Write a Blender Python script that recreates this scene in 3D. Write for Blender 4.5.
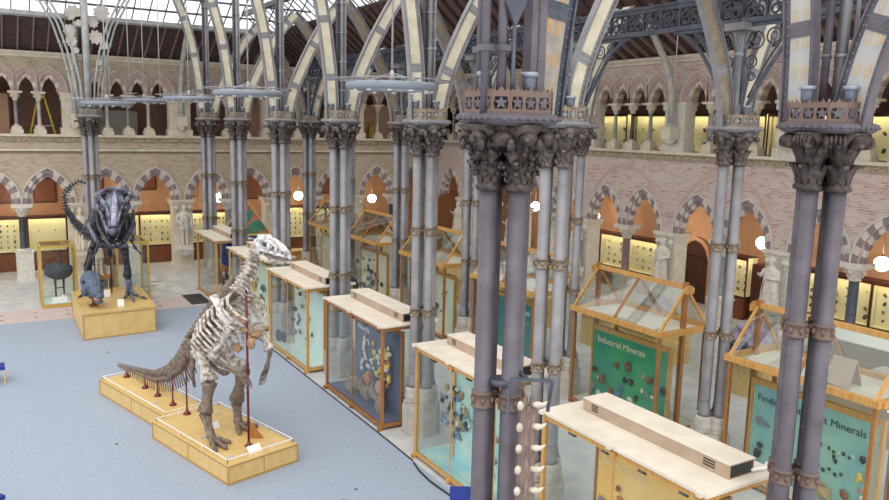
import bpy, math, random
from mathutils import Vector, Matrix
random.seed(7)
for o in list(bpy.data.objects): bpy.data.objects.remove(o)
SC = bpy.context.scene; COL = SC.collection
PI = math.pi
# ------------------------------------------------------------------ camera, sky, exposure
cam_d = bpy.data.cameras.new('camera'); cam = bpy.data.objects.new('camera', cam_d); COL.objects.link(cam)
yaw, pitch, roll = [math.radians(a) for a in (31.0848, 9.0348, 1.35134)]
fw = Vector((math.sin(yaw)*math.cos(pitch), math.cos(yaw)*math.cos(pitch), -math.sin(pitch)))
rt = Vector((math.cos(yaw), -math.sin(yaw), 0)); up = rt.cross(fw)
r2 = math.cos(roll)*rt + math.sin(roll)*up; u2 = -math.sin(roll)*rt + math.cos(roll)*up
M = Matrix((( r2.x, u2.x, -fw.x, 0), (r2.y, u2.y, -fw.y, 0), (r2.z, u2.z, -fw.z, 7.0), (0, 0, 0, 1)))
cam.matrix_world = M
cam_d.sensor_width = 36; cam_d.lens = 772.87/889*36; cam_d.clip_start = .05; cam_d.clip_end = 300
SC.camera = cam
W = bpy.data.worlds.new('World'); SC.world = W; W.use_nodes = True
nt = W.node_tree; bg = nt.nodes['Background']; bg.inputs[0].default_value = (1, .985, .96, 1); bg.inputs[1].default_value = 1.25
sun_d = bpy.data.lights.new('sun', 'SUN'); sun_d.energy = .9; sun_d.angle = math.radians(40); sun_d.color = (1, .97, .92)
sun = bpy.data.objects.new('sun', sun_d); COL.objects.link(sun); sun.location = (0, 0, 30)
sun.rotation_euler = Vector((.35, .55, -1)).to_track_quat('-Z', 'Y').to_euler()
SC.view_settings.view_transform = 'Standard'; SC.view_settings.look = 'None'; SC.view_settings.gamma = 1
SC.view_settings.use_curve_mapping = False; SC.view_settings.exposure = .35
# ------------------------------------------------------------------ materials
def lin(c): return tuple(((v/255/12.92) if v/255 <= .04045 else ((v/255+.055)/1.055)**2.4) for v in c)
def mat(name, c, rough=.6, metal=0, c2=None, sc=6, bump=0, emit=0, stretch=None, contrast=(.35, .65)):
    m = bpy.data.materials.new(name); m.use_nodes = True; n = m.node_tree.nodes; L = m.node_tree.links
    b = n['Principled BSDF']; b.inputs['Roughness'].default_value = rough; b.inputs['Metallic'].default_value = metal
    c = lin(c); b.inputs['Base Color'].default_value = (*c, 1)
    if c2 or bump:
        tc = n.new('ShaderNodeTexCoord'); ns = n.new('ShaderNodeTexNoise'); ns.inputs['Scale'].default_value = sc; ns.inputs['Detail'].default_value = 4
        if stretch:
            mp = n.new('ShaderNodeMapping'); mp.inputs['Scale'].default_value = stretch; L.new(tc.outputs['Object'], mp.inputs[0]); L.new(mp.outputs[0], ns.inputs[0])
        else: L.new(tc.outputs['Object'], ns.inputs[0])
        if c2:
            r = n.new('ShaderNodeValToRGB'); r.color_ramp.elements[0].position = contrast[0]; r.color_ramp.elements[1].position = contrast[1]
            r.color_ramp.elements[0].color = (*c, 1); r.color_ramp.elements[1].color = (*lin(c2), 1)
            L.new(ns.outputs[0], r.inputs[0]); L.new(r.outputs[0], b.inputs['Base Color'])
        if bump:
            bp = n.new('ShaderNodeBump'); bp.inputs['Strength'].default_value = bump; bp.inputs['Distance'].default_value = .02
            L.new(ns.outputs[0], bp.inputs['Height']); L.new(bp.outputs[0], b.inputs['Normal'])
    if emit:
        b.inputs['Emission Color'].default_value = (*c, 1); b.inputs['Emission Strength'].default_value = emit
    return m
def brickmat(name, ca, cb, cm, horiz, blotch):
    m = bpy.data.materials.new(name); m.use_nodes = True; n = m.node_tree.nodes; L = m.node_tree.links; b = n['Principled BSDF']
    b.inputs['Roughness'].default_value = .85
    tc = n.new('ShaderNodeTexCoord'); sp = n.new('ShaderNodeSeparateXYZ'); cb_ = n.new('ShaderNodeCombineXYZ')
    L.new(tc.outputs['Object'], sp.inputs[0]); L.new(sp.outputs[horiz], cb_.inputs[0]); L.new(sp.outputs[2], cb_.inputs[1])
    br = n.new('ShaderNodeTexBrick'); L.new(cb_.outputs[0], br.inputs[0])
    br.inputs['Color1'].default_value = (*lin(ca), 1); br.inputs['Color2'].default_value = (*lin(cb), 1); br.inputs['Mortar'].default_value = (*lin(cm), 1)
    br.inputs['Scale'].default_value = 1; br.inputs['Brick Width'].default_value = .24; br.inputs['Row Height'].default_value = .075; br.inputs['Mortar Size'].default_value = .012; br.inputs['Bias'].default_value = -.3
    ns = n.new('ShaderNodeTexNoise'); ns.inputs['Scale'].default_value = 1.6; ns.inputs['Detail'].default_value = 8; L.new(cb_.outputs[0], ns.inputs[0])
    rp = n.new('ShaderNodeValToRGB'); rp.color_ramp.elements[0].position = .42; rp.color_ramp.elements[1].position = .62
    L.new(ns.outputs[0], rp.inputs[0])
    mx = n.new('ShaderNodeMix'); mx.data_type = 'RGBA'; mx.inputs[7].default_value = (*lin(blotch), 1)
    ml = n.new('ShaderNodeMath'); ml.operation = 'MULTIPLY'; ml.inputs[1].default_value = .6
    L.new(rp.outputs[0], ml.inputs[0]); L.new(ml.outputs[0], mx.inputs[0]); L.new(br.outputs[0], mx.inputs[6]); L.new(mx.outputs[2], b.inputs['Base Color'])
    return m
def glassmat(name, tint, refl=1.0):
    m = bpy.data.materials.new(name); m.use_nodes = True; n = m.node_tree.nodes; L = m.node_tree.links
    n.remove(n['Principled BSDF']); o = n['Material Output']
    t = n.new('ShaderNodeBsdfTransparent'); t.inputs[0].default_value = (*tint, 1); g = n.new('ShaderNodeBsdfGlossy'); g.inputs['Roughness'].default_value = .03
    f = n.new('ShaderNodeLayerWeight'); f.inputs[0].default_value = .5; pw = n.new('ShaderNodeMath'); pw.operation = 'POWER'; pw.inputs[1].default_value = 4; L.new(f.outputs[1], pw.inputs[0]); mm = n.new('ShaderNodeMath'); mm.operation = 'MULTIPLY_ADD'; mm.inputs[1].default_value = .8*refl; mm.inputs[2].default_value = .03*refl
    mx = n.new('ShaderNodeMixShader'); L.new(pw.outputs[0], mm.inputs[0]); L.new(mm.outputs[0], mx.inputs[0]); L.new(t.outputs[0], mx.inputs[1]); L.new(g.outputs[0], mx.inputs[2]); L.new(mx.outputs[0], o.inputs[0])
    return m
brick_tan = brickmat('brick_tan', (180, 166, 144), (140, 104, 86), (184, 172, 152), 0, (182, 170, 150))
brick_mauve = brickmat('brick_mauve', (194, 172, 164), (142, 94, 90), (200, 188, 180), 1, (198, 188, 182))
stone = mat('stone_cream', (214, 205, 188), .8, c2=(196, 186, 166), sc=3, bump=.2)
stone_grey = mat('stone_grey', (190, 184, 176), .8, c2=(170, 166, 158), sc=5, bump=.2)
stone_white = mat('stone_white', (216, 212, 202), .7, c2=(196, 190, 180), sc=9, bump=.2)
ledge_m = mat('ledge_carved', (186, 172, 146), .9, c2=(132, 120, 98), sc=14, bump=.8)
vous_a = mat('voussoir_pale', (206, 202, 196), .8, c2=(190, 184, 176), sc=4)
vous_b = mat('voussoir_purple', (146, 130, 136), .8, c2=(130, 114, 120), sc=4)
vous_pk = mat('voussoir_pink', (188, 164, 158), .8, c2=(172, 148, 144), sc=4)
strg_shadow = mat('string_shadow', (128, 114, 96), .9)  # dark brown paints the shadow band below the string course
arc_m = mat('arc_brick', (178, 158, 136), .9); arc_r = mat('arc_brick_mauve', (190, 164, 156), .9)
vous_p2 = mat('voussoir_mauve', (172, 152, 152), .8)
marble_dark = mat('marble_dark', (44, 46, 48), .35, c2=(70, 74, 78), sc=9)
marble_blue = mat('marble_blue', (86, 96, 112), .4, c2=(66, 74, 90), sc=12)
marble_mauve = mat('marble_mauve', (142, 116, 118), .4, c2=(112, 92, 96), sc=12)
marble_grey = mat('marble_grey', (152, 156, 158), .4, c2=(126, 130, 134), sc=12)
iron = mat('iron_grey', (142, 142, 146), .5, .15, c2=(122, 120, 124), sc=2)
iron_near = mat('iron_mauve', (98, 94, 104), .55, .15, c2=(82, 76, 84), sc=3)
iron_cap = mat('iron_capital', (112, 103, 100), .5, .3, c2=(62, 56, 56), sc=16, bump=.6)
iron_cap_shade = mat('iron_capital_shade', (84, 74, 72), .5, .3, c2=(44, 38, 38), sc=16, bump=.6)  # near capitals: underside shade put into a darker colour
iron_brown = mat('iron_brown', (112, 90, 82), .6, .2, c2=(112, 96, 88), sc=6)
iron_dark = mat('iron_dark', (84, 90, 104), .5, .3, c2=(66, 70, 82), sc=4)
iron_pale = mat('iron_pale', (172, 174, 174), .5, .15, c2=(150, 150, 150), sc=3)
collar_m = mat('collar_tan', (150, 136, 118), .5, .3, c2=(112, 100, 88), sc=20, bump=.4)
cream = mat('rib_cream', (206, 200, 182), .6, c2=(190, 182, 158), sc=4)
cream_b = mat('rib_bluegrey', (160, 164, 172), .6, c2=(176, 172, 158), sc=5)
ochre = mat('rib_ochre', (184, 146, 98), .6, c2=(160, 132, 100), sc=9)
rib_weather = mat('rib_weathered', (150, 140, 122), .6, c2=(128, 112, 92), sc=4)
cream_n = mat('rib_taupe', (158, 152, 144), .6, c2=(140, 132, 124), sc=6)
ochre_f = mat('rib_ochre_faint', (184, 162, 122), .6, c2=(160, 158, 152), sc=12)
oak = mat('oak', (206, 160, 92), .45, c2=(186, 138, 72), sc=3, stretch=(8, 8, .8))
oak_d = mat('oak_brown', (170, 116, 62), .45, c2=(148, 98, 50), sc=3, stretch=(8, 8, .8))
oak_l = mat('oak_light', (216, 186, 126), .4, c2=(204, 172, 108), sc=2, stretch=(1.5, 9, 1.5))
oak_t = mat('oak_trim', (176, 140, 84), .45)
ply = mat('case_top_cream', (224, 216, 202), .6, c2=(212, 202, 186), sc=3)
ply_d = mat('case_box_beige', (178, 158, 138), .6, c2=(164, 144, 124), sc=3)
dwood = mat('wood_dark', (84, 42, 26), .4, c2=(62, 30, 20), sc=4, stretch=(6, 6, .8))
mwood = mat('wood_red', (140, 84, 52), .4, c2=(118, 66, 40), sc=4, stretch=(6, 6, .8))
roofwood = mat('roof_boards', (78, 62, 62), .8, c2=(60, 46, 48), sc=5)
roofrib = mat('roof_ribs', (128, 106, 100), .8)
redwood = mat('roof_redwood', (104, 72, 64), .8, c2=(82, 58, 54), sc=5)
plaster = mat('plaster_orange', (204, 160, 124), .85, c2=(190, 142, 106), sc=1.5)
plaster_d = mat('plaster_brown', (158, 126, 112), .85, c2=(138, 108, 96), sc=1.5)
plaster_l = mat('plaster_pale', (200, 184, 170), .85)
carpet = mat('carpet_blue', (154, 164, 180), .95, c2=(142, 152, 168), sc=30, bump=.1)
flag = mat('flagstone', (196, 196, 194), .7, c2=(176, 178, 180), sc=2)
flag_pk = mat('flagstone_pink', (196, 180, 176), .7, c2=(184, 168, 166), sc=4)
black = mat('black', (24, 24, 26), .5)
dgrey = mat('dark_grey', (58, 58, 62), .6)
white = mat('white_paint', (236, 236, 234), .5)
bluefab = mat('blue_fabric', (30, 46, 128), .9, c2=(38, 58, 146), sc=30)
glass = glassmat('glass_clear', (.965, .985, .975))
glass_top = glassmat('glass_top', (.93, .96, .95), 2.2)
glass_roof = glassmat('glass_roof', (.97, .98, 1))
bone_l = mat('bone_pale', (204, 197, 188), .6, c2=(126, 112, 100), sc=9, bump=.6, contrast=(.42, .62))
bone_w = mat('bone_white', (220, 219, 220), .6, c2=(166, 158, 154), sc=12, bump=.6, contrast=(.42, .64))
bone_t = mat('bone_tan', (186, 152, 110), .6, c2=(140, 112, 86), sc=8, bump=.4)
bone_b = mat('bone_brown', (132, 116, 102), .6, c2=(92, 80, 72), sc=10, bump=.6)
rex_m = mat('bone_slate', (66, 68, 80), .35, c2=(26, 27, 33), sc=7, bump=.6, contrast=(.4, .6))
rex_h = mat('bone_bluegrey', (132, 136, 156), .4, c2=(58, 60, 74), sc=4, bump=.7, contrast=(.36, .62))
headskin = mat('dino_skin', (94, 108, 128), .6, c2=(64, 76, 94), sc=22, bump=.8)
pink = mat('mouth_pink', (196, 128, 120), .5)
redmetal = mat('red_metal', (110, 34, 40), .4, .3)
yel = mat('ladder_yellow', (232, 204, 30), .4)
lampm = mat('lamp_globe', (255, 240, 214), .5, emit=26)
striplight = mat('strip_light', (255, 242, 190), .5, emit=20)
feather = mat('feather_dark', (66, 76, 90), .8, c2=(40, 48, 58), sc=16, bump=.8)
# ------------------------------------------------------------------ mesh builder
class MB:
    def __init__(s): s.v = []; s.f = []; s.m = []; s.s = []
    def add(s, vs, fs, mi=0, sm=False):
        b = len(s.v); s.v += [tuple(v) for v in vs]
        for f in fs: s.f.append([b+i for i in f]); s.m.append(mi); s.s.append(sm)
        return s
    def box(s, x0, x1, y0, y1, z0, z1, mi=0, R=None, o=(0, 0, 0)):
        vs = [Vector((x, y, z)) for x in (x0, x1) for y in (y0, y1) for z in (z0, z1)]
        if R is not None: vs = [R @ v for v in vs]
        vs = [v+Vector(o) for v in vs]
        return s.add(vs, [(0, 1, 3, 2), (4, 6, 7, 5), (0, 4, 5, 1), (2, 3, 7, 6), (0, 2, 6, 4), (1, 5, 7, 3)], mi)
    def bar(s, p, q, w, h=None, mi=0, upv=(0, 0, 1)):
        p = Vector(p); q = Vector(q); d = (q-p); h = h or w
        if d.length < 1e-6: return s
        d.normalize(); u = Vector(upv)
        if abs(d.dot(u)) > .99: u = Vector((1, 0, 0))
        a = d.cross(u).normalized(); b = a.cross(d)
        vs = [e+a*i*w/2+b*j*h/2 for e in (p, q) for i, j in ((-1, -1), (1, -1), (1, 1), (-1, 1))]
        return s.add(vs, [(0, 3, 2, 1), (4, 5, 6, 7), (0, 1, 5, 4), (1, 2, 6, 5), (2, 3, 7, 6), (3, 0, 4, 7)], mi)
    def tube(s, pts, r, n=8, mi=0, sm=True, flat=1.0, cap=True):
        pts = [Vector(p) for p in pts]; k = len(pts)
        if not isinstance(r, (list, tuple)): r = [r]*k
        b = len(s.v); prev = None
        for i, p in enumerate(pts):
            d = (pts[min(i+1, k-1)]-pts[max(i-1, 0)]).normalized()
            if prev is None:
                u = Vector((0, 0, 1)) if abs(d.z) < .9 else Vector((1, 0, 0)); a = d.cross(u).normalized()
            else:
                a = prev-d*prev.dot(d); a.normalize()
            prev = a; c = d.cross(a)
            for j in range(n):
                t = 2*PI*j/n; s.v.append(tuple(p+a*math.cos(t)*r[i]+c*math.sin(t)*r[i]*flat))
        for i in range(k-1):
            for j in range(n):
                s.f.append([b+i*n+j, b+i*n+(j+1) % n, b+(i+1)*n+(j+1) % n, b+(i+1)*n+j]); s.m.append(mi); s.s.append(sm)
        if cap:
            s.f.append([b+j for j in range(n)][::-1]); s.m.append(mi); s.s.append(False)
            s.f.append([b+(k-1)*n+j for j in range(n)]); s.m.append(mi); s.s.append(False)
        return s
    def lathe(s, prof, c=(0, 0), n=16, mi=0, sm=True, rot=0, sx=1, sy=1):
        b = len(s.v)
        for r, z in prof:
            for j in range(n):
                t = 2*PI*j/n+rot; s.v.append((c[0]+r*math.cos(t)*sx, c[1]+r*math.sin(t)*sy, z))
        for i in range(len(prof)-1):
            for j in range(n):
                s.f.append([b+i*n+j, b+i*n+(j+1) % n, b+(i+1)*n+(j+1) % n, b+(i+1)*n+j]); s.m.append(mi); s.s.append(sm)
        s.f.append([b+j for j in range(n)][::-1]); s.m.append(mi); s.s.append(False)
        e = b+(len(prof)-1)*n; s.f.append([e+j for j in range(n)]); s.m.append(mi); s.s.append(False)
        return s
    def blob(s, c, r, mi=0, nu=8, nv=5, R=None, jit=0, sm=True):
        if not isinstance(r, (tuple, list)): r = (r, r, r)
        b = len(s.v); c = Vector(c); vs = [Vector((0, 0, r[2]))]
        for i in range(1, nv):
            a = PI*i/nv
            for j in range(nu):
                t = 2*PI*j/nu; k = 1+random.uniform(-jit, jit)
                vs.append(Vector((r[0]*math.sin(a)*math.cos(t)*k, r[1]*math.sin(a)*math.sin(t)*k, r[2]*math.cos(a)*k)))
        vs.append(Vector((0, 0, -r[2])))
        for v in vs: s.v.append(tuple(c+(R @ v if R is not None else v)))
        F = []
        for j in range(nu): F.append([b, b+1+j, b+1+(j+1) % nu])
        for i in range(nv-2):
            for j in range(nu): F.append([b+1+i*nu+j, b+1+(i+1)*nu+j, b+1+(i+1)*nu+(j+1) % nu, b+1+i*nu+(j+1) % nu])
        e = b+1+(nv-1)*nu
        for j in range(nu): F.append([e, e-nu+(j+1) % nu, e-nu+j])
        for f in F: s.f.append(f); s.m.append(mi); s.s.append(sm)
        return s
    def bone(s, p, q, r, k=1.7, mi=0, n=8, k2=None):
        p = Vector(p); q = Vector(q); k2 = k2 or k; T = [0, .04, .12, .3, .5, .7, .88, .96, 1]; K = [k*.6, k, k*.9, 1.05, .9, 1.05, k2*.9, k2, k2*.6]
        return s.tube([p.lerp(q, t) for t in T], [r*x for x in K], n, mi)
    def prism(s, poly, fn, mi=0):      # poly: 2d points, fn(a, b, side)->3d for side 0/1
        k = len(poly); vs = [fn(a, b, 0) for a, b in poly]+[fn(a, b, 1) for a, b in poly]
        fs = [list(range(k))[::-1], [k+i for i in range(k)]]+[[i, (i+1) % k, k+(i+1) % k, k+i] for i in range(k)]
        return s.add(vs, fs, mi)
    def mesh(s, name, mats):
        me = bpy.data.meshes.new(name); me.from_pydata(s.v, [], s.f)
        for m in (mats if isinstance(mats, (list, tuple)) else [mats]): me.materials.append(m)
        me.polygons.foreach_set('material_index', s.m); me.polygons.foreach_set('use_smooth', s.s); me.update(); return me
    def build(s, name, mats, parent=None, loc=(0, 0, 0), rz=0, label=None):
        o = bpy.data.objects.new(name, s.mesh(name, mats)); COL.objects.link(o); o.location = loc; o.rotation_euler = (0, 0, rz)
        if parent: o.parent = parent
        if label: o['label'] = label
        return o
def tag(o, label, cat, group=None, kind=None):
    if label: o['label'] = label
    if cat: o['category'] = cat
    if group: o['group'] = group
    if kind: o['kind'] = kind
    return o
def struct(o): o['kind'] = 'structure'; return o
def thing(name, label, cat, loc=(0, 0, 0), rz=0, group=None):
    o = bpy.data.objects.new(name, None); COL.objects.link(o); o.location = loc; o.rotation_euler = (0, 0, rz); o.empty_display_size = .2
    return tag(o, label, cat, group)
KIDS = {}
def children(o): return [c for c in o.children]
def dup(root, loc, rz=0, label=None, group=None, scale=None):
    r = root.copy(); COL.objects.link(r); r.location = loc; r.rotation_euler = (0, 0, rz)
    if scale: r.scale = scale
    if label: r['label'] = label
    if group: r['group'] = group
    for ch in list(root.children):
        c = ch.copy(); COL.objects.link(c); c.parent = r
        for g in list(ch.children):
            d = g.copy(); COL.objects.link(d); d.parent = c
    return r
ORD = ['first', 'second', 'third', 'fourth', 'fifth', 'sixth', 'seventh', 'eighth', 'ninth', 'tenth', 'eleventh', 'twelfth']
# ------------------------------------------------------------------ constants of the hall
YB, XR = 37.2, 21.7            # inner faces of the far wall and the right wall
LEDGE = 6.25
BP = [-5.15, -.75, 3.65, 8.05, 12.45, 16.85, 21.45]       # pier centres, far wall (x)
RP = [34.21, 29.49, 24.77, 20.05, 15.33, 10.61, 5.89]    # pier centres, right wall (y)
def fB(u, w, z): return (u, YB+w, z)
def fR(u, w, z): return (XR+w, u, z)
# ------------------------------------------------------------------ floor
m = MB(); m.box(-12, 26.5, -1, 42, -.3, 0); struct(m.build('floor', flag))
m = MB(); m.box(-12, 7.5, 3, 29.6, 0, .012); tag(m.build('carpet', carpet), 'pale blue-grey carpet covering the open court floor', 'carpet')
m = MB(); m.box(-12, 7.42, 29.62, 31.6, 0, .006)
struct(m.build('trim_1', flag_pk))
m = MB()
for i in range(12):
    for j in range(2): m.box(-6+i*1.05, -5.9+i*1.05, 30.2+j*.7, 30.28+j*.7, .006, .012)
for i in range(3): m.box(5.3+.35*i, 5.9+.35*i, 33.2+i*.9, 33.3+i*.9, .0, .008)
struct(m.build('trim_2', dgrey))
m = MB()
for i, (x, y) in enumerate([(5.6, 32.2), (6.1, 33.7), (6.6, 32.4), (6.0, 35.2), (-.6, 30), (-.9, 33), (7.0, 35.0)]): m.box(x, x+.45, y, y+1.2, 0, .006)
struct(m.build('trim_3', stone_white))
m = MB()
for i in range(14): m.box(6.75+i*.05, 6.78+i*.05, 29.95, 31.75, .012, .022)
m.box(6.72, 7.48, 29.92, 31.78, .004, .013); tag(m.build('floor_grille', dgrey), 'dark iron floor grille beside the farthest flat-topped case', 'grille')
# ------------------------------------------------------------------ walls with pointed arcades
def zarch(u, a, h, zs):        # pointed arch intrados
    R = (a*a+h*h)/(2*a); x = abs(u)+R-a
    return zs+math.sqrt(max(R*R-x*x, 0))
def arcwall(m, f, lo_u, hi_u, top, arches, zs, depth, w0=0):
    # arches: list of (centre, half-width, rise); solid above zs elsewhere
    cuts = [lo_u]
    for c, a, h in sorted(arches):
        cuts.append(('s', c-a)); 
        N = 12
        for i in range(N+1): cuts.append(('a', c-a+2*a*i/N, c, a, h))
        cuts.append(('s', c+a))
    pts = []
    cur = lo_u
    segs = []
    for c, a, h in sorted(arches):
        if c-a > cur+1e-6: segs.append((cur, c-a, zs, zs))
        N = 12
        for i in range(N):
            u0 = -a+2*a*i/N; u1 = -a+2*a*(i+1)/N
            segs.append((c+u0, c+u1, zarch(u0, a, h, zs), zarch(u1, a, h, zs)))
        cur = c+a
    if cur < hi_u: segs.append((cur, hi_u, zs, zs))
    for u0, u1, z0, z1 in segs:
        vs = [f(u0, w0, z0), f(u1, w0, z1), f(u1, w0, top), f(u0, w0, top), f(u0, depth, z0), f(u1, depth, z1), f(u1, depth, top), f(u0, depth, top)]
        m.add(vs, [(0, 1, 2, 3), (5, 4, 7, 6), (0, 4, 5, 1), (3, 2, 6, 7)])
def ring(m, f, c, a, h, zs, t0, t1, w0, w1, N, alt=(0, 1), limL=9, limR=9):
    R = (a*a+h*h)/(2*a)
    for side in (-1, 1):
        lim = limR if side < 0 else limL
        for i in range(N):
            P = []
            for rr, tt in ((R+t0, i/N), (R+t1, i/N), (R+t1, (i+1)/N), (R+t0, (i+1)/N)):
                ang = math.acos((R-a)/rr)*tt
                P.append((c-side*min(rr*math.cos(ang)-(R-a), lim), zs+rr*math.sin(ang)))
            m.prism(P, lambda p, q, s_: f(p, w1 if s_ else w0, q), alt[i % 2])
LIM = {}
for (nm, f, PC, lo, hi, bm) in (('back', fB, BP, -7.4, XR+.0, brick_tan), ('right', fR, RP, 5.0, YB, brick_mauve)):
    PCs = sorted(PC); lows = []; highs = []; shafts = []; gsh = []
    for i in range(len(PCs)-1):
        p0, p1 = PCs[i], PCs[i+1]; B = p1-p0
        if B < 3: continue
        for c, l, r in ((p0+B/2-1.04, 9, 1.04), (p0+B/2+1.04, 1.04, 9)): lows.append((c, .72, 1.16)); LIM[(nm, round(c, 3))] = (l, r)
        shafts.append((p0+p1)/2)
        st = (B-2*.47)/4
        for k in range(4): highs.append((p0+.47+st*(k+.5), st/2-.13, .62)); LIM[(nm, round(p0+.47+st*(k+.5), 3))] = (st/2 if k else 9, st/2 if k < 3 else 9)
        for k in range(3): gsh.append(p0+.47+st*(k+1))
    if nm == 'back':
        lows = [(-7.4+.9, .72, 1.16)]+lows; highs = [(-7.4+1.2, .38, .55)]+highs
    else: lows.append((35.52, .72, 1.16)); highs += [(35.2, .40, .56), (36.2, .40, .56)]; gsh.append(35.7)
    grow = lambda L, g: [(c, a+g, math.sqrt(((a*a+h*h)/(2*a)+g)**2-((a*a+h*h)/(2*a)-a)**2)) for c, a, h in L]
    m = MB(); arcwall(m, f, lo, hi, LEDGE-.1, grow(lows, .12), 3.36, .42)
    w = struct(m.build('wall_'+nm, bm))
    m = MB(); arcwall(m, f, lo, hi, 9.62, grow(highs, .11), 8.08, .5)
    struct(m.build('wall_'+nm+'_gallery', bm))
    # voussoirs
    m = MB()
    for c, a, h in lows:
        l, r = LIM.get((nm, round(c, 3)), (9, 9))
        ring(m, f, c, a, h, 3.36, -.02, .14, .07, .24, 7, (1, 0), l, r); ring(m, f, c, a, h, 3.36, .14, .31, -.03, .2, 7, (1, 0), l, r)
        ring(m, f, c, a, h, 3.36, .31, .36, -.07, .1, 7, (0, 0), l, r)
    struct(m.build('trim_4' if nm == 'back' else 'trim_5', [vous_a, vous_b]))
    m = MB()
    for c, a, h in highs:
        l, r = LIM.get((nm, round(c, 3)), (9, 9))
        ring(m, f, c, a, h, 8.08, -.02, .16, .05, .40, 4, (1, 0), l, r); ring(m, f, c, a, h, 8.08, .16, .36, -.05, .2, 5, (2, 3), l, r)
        ring(m, f, c, a, h, 8.08, .36, .40, -.08, .1, 6, (0, 0), l, r)
    struct(m.build('trim_6' if nm == 'back' else 'trim_7', [stone, vous_pk, vous_pk, vous_p2]))
    # relieving brick arcs over each pair
    m = MB()
    for i in range(len(PCs)-1):
        if PCs[i+1]-PCs[i] < 3: continue
        c = (PCs[i]+PCs[i+1])/2
        ring(m, f, c, 2.0, 2.25, 3.4, 0, .12, -.015, .02, 26, (0, 0))
    struct(m.build('trim_8' if nm == 'back' else 'trim_9', [arc_m if nm == 'back' else arc_r, stone]))
    # mouldings: ledge, string course, cornice
    m = MB()
    def run(z0, z1, w0, w1, mi):
        vs = [f(u, w_, z) for u in (lo, hi) for w_ in (w0, w1) for z in (z0, z1)]
        m.add(vs, [(0, 1, 3, 2), (4, 6, 7, 5), (0, 4, 5, 1), (2, 3, 7, 6), (0, 2, 6, 4), (1, 5, 7, 3)], mi)
    run(LEDGE-.04, LEDGE+.06, -.17, .7, 0); run(LEDGE-.22, LEDGE-.04, -.09, .5, 1)
    if nm == 'back': run(5.60, 5.68, -.07, .1, 0); run(5.50, 5.60, -.03, .1, 2)  # lower strip carries the painted shadow of the course
    run(9.6, 9.72, -.16, .5, 0); run(9.48, 9.6, -.08, .3, 0)
    u = lo
    while u < hi:                                  # dentils under ledge
        vs = [f(u+a_, b_, z_) for a_ in (0, .06) for b_ in (-.11, -.08) for z_ in (LEDGE-.17, LEDGE-.09)]
        m.add(vs, [(0, 1, 3, 2), (4, 6, 7, 5), (0, 4, 5, 1), (2, 3, 7, 6), (0, 2, 6, 4), (1, 5, 7, 3)], 1); u += .12
    struct(m.build('trim_10' if nm == 'back' else 'trim_11', [stone, ledge_m, strg_shadow]))
    # stone piers
    m = MB()
    def blk(u0, u1, w0, w1, z0, z1, mi=0):
        vs = [f(u, w_, z) for u in (u0, u1) for w_ in (w0, w1) for z in (z0, z1)]
        m.add(vs, [(0, 1, 3, 2), (4, 6, 7, 5), (0, 4, 5, 1), (2, 3, 7, 6), (0, 2, 6, 4), (1, 5, 7, 3)], mi)
    for p in PCs:
        blk(p-.44, p+.44, -.05, .6, 0, 3.2); blk(p-.52, p+.52, -.14, .66, 0, .35); blk(p-.56, p+.56, -.16, .68, 3.24, 3.36)
        blk(p-.5, p+.5, -.1, .64, 3.12, 3.24)
        blk(p-.47, p+.47, -.03, .5, LEDGE+.05, 8.08); blk(p-.55, p+.55, -.1, .5, LEDGE+.05, 6.6)
        blk(p-.52, p+.52, -.09, .52, 7.78, 7.98); blk(p-.56, p+.56, -.13, .55, 7.98, 8.08)
        for q in (-.3, .3):
            m.blob(f(p+q, -.1, 3.0), (.14, .14, .12)); m.blob(f(p+q, -.08, 2.86), (.07, .07, .1))
    struct(m.build('trim_12' if nm == 'back' else 'trim_13', stone_white if nm == 'right' else stone))
    # arcade columns
    proto = None
    mm = [marble_dark, marble_grey, marble_mauve]
    for i, s in enumerate(shafts):
        mt = ([marble_dark, marble_dark, marble_dark, marble_grey, stone_white] if nm == 'back' else [marble_blue, marble_blue, marble_grey, marble_mauve, stone_white, stone_white, stone_white])[i % 5 if nm == 'back' else min(i, 6)]
        if nm == 'right':   # sorted ascending y: nearest first
            mt = [marble_blue, marble_blue, marble_grey, marble_mauve, stone_white, stone_white, stone_white][min(i, 6)]
        P = f(s, .28, 0); nth = ORD[i]
        t = thing('arcade_column', '%s ground arcade column of the %s wall, from its %s end' % (nth, 'far' if nm == 'back' else 'right', 'left' if nm == 'back' else 'near'), 'column', P)
        a = MB(); a.lathe([(.2, 1.42), (.17, 1.46), (.15, 1.5), (.145, 2.8), (.16, 2.84)], n=16); a.build('shaft', mt, t)
        a = MB(); a.box(-.33, .33, -.3, .3, 0, 1.3); a.box(-.37, .37, -.33, .33, 1.26, 1.33); a.box(-.36, .36, -.33, .33, 0, .16)
        a.lathe([(.27, 1.33), (.27, 1.38), (.2, 1.43)], n=16); a.build('pedestal', stone_white, t)
        a = MB(); a.lathe([(.17, 2.8), (.2, 2.83), (.17, 2.87), (.2, 2.98), (.3, 3.12), (.38, 3.2)], n=12); a.box(-.40, .40, -.34, .34, 3.2, 3.36)
        for k in range(8):
            t_ = 2*PI*k/8; a.blob((.27*math.cos(t_), .27*math.sin(t_), 3.08), (.07, .07, .07), nu=6, nv=4)
            a.blob((.2*math.cos(t_+.4), .2*math.sin(t_+.4), 2.95), (.05, .05, .06), nu=6, nv=4)
        a.build('capital', stone_white, t)
        if nm == 'right': t.rotation_euler = (0, 0, PI/2)
    g0 = None
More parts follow.
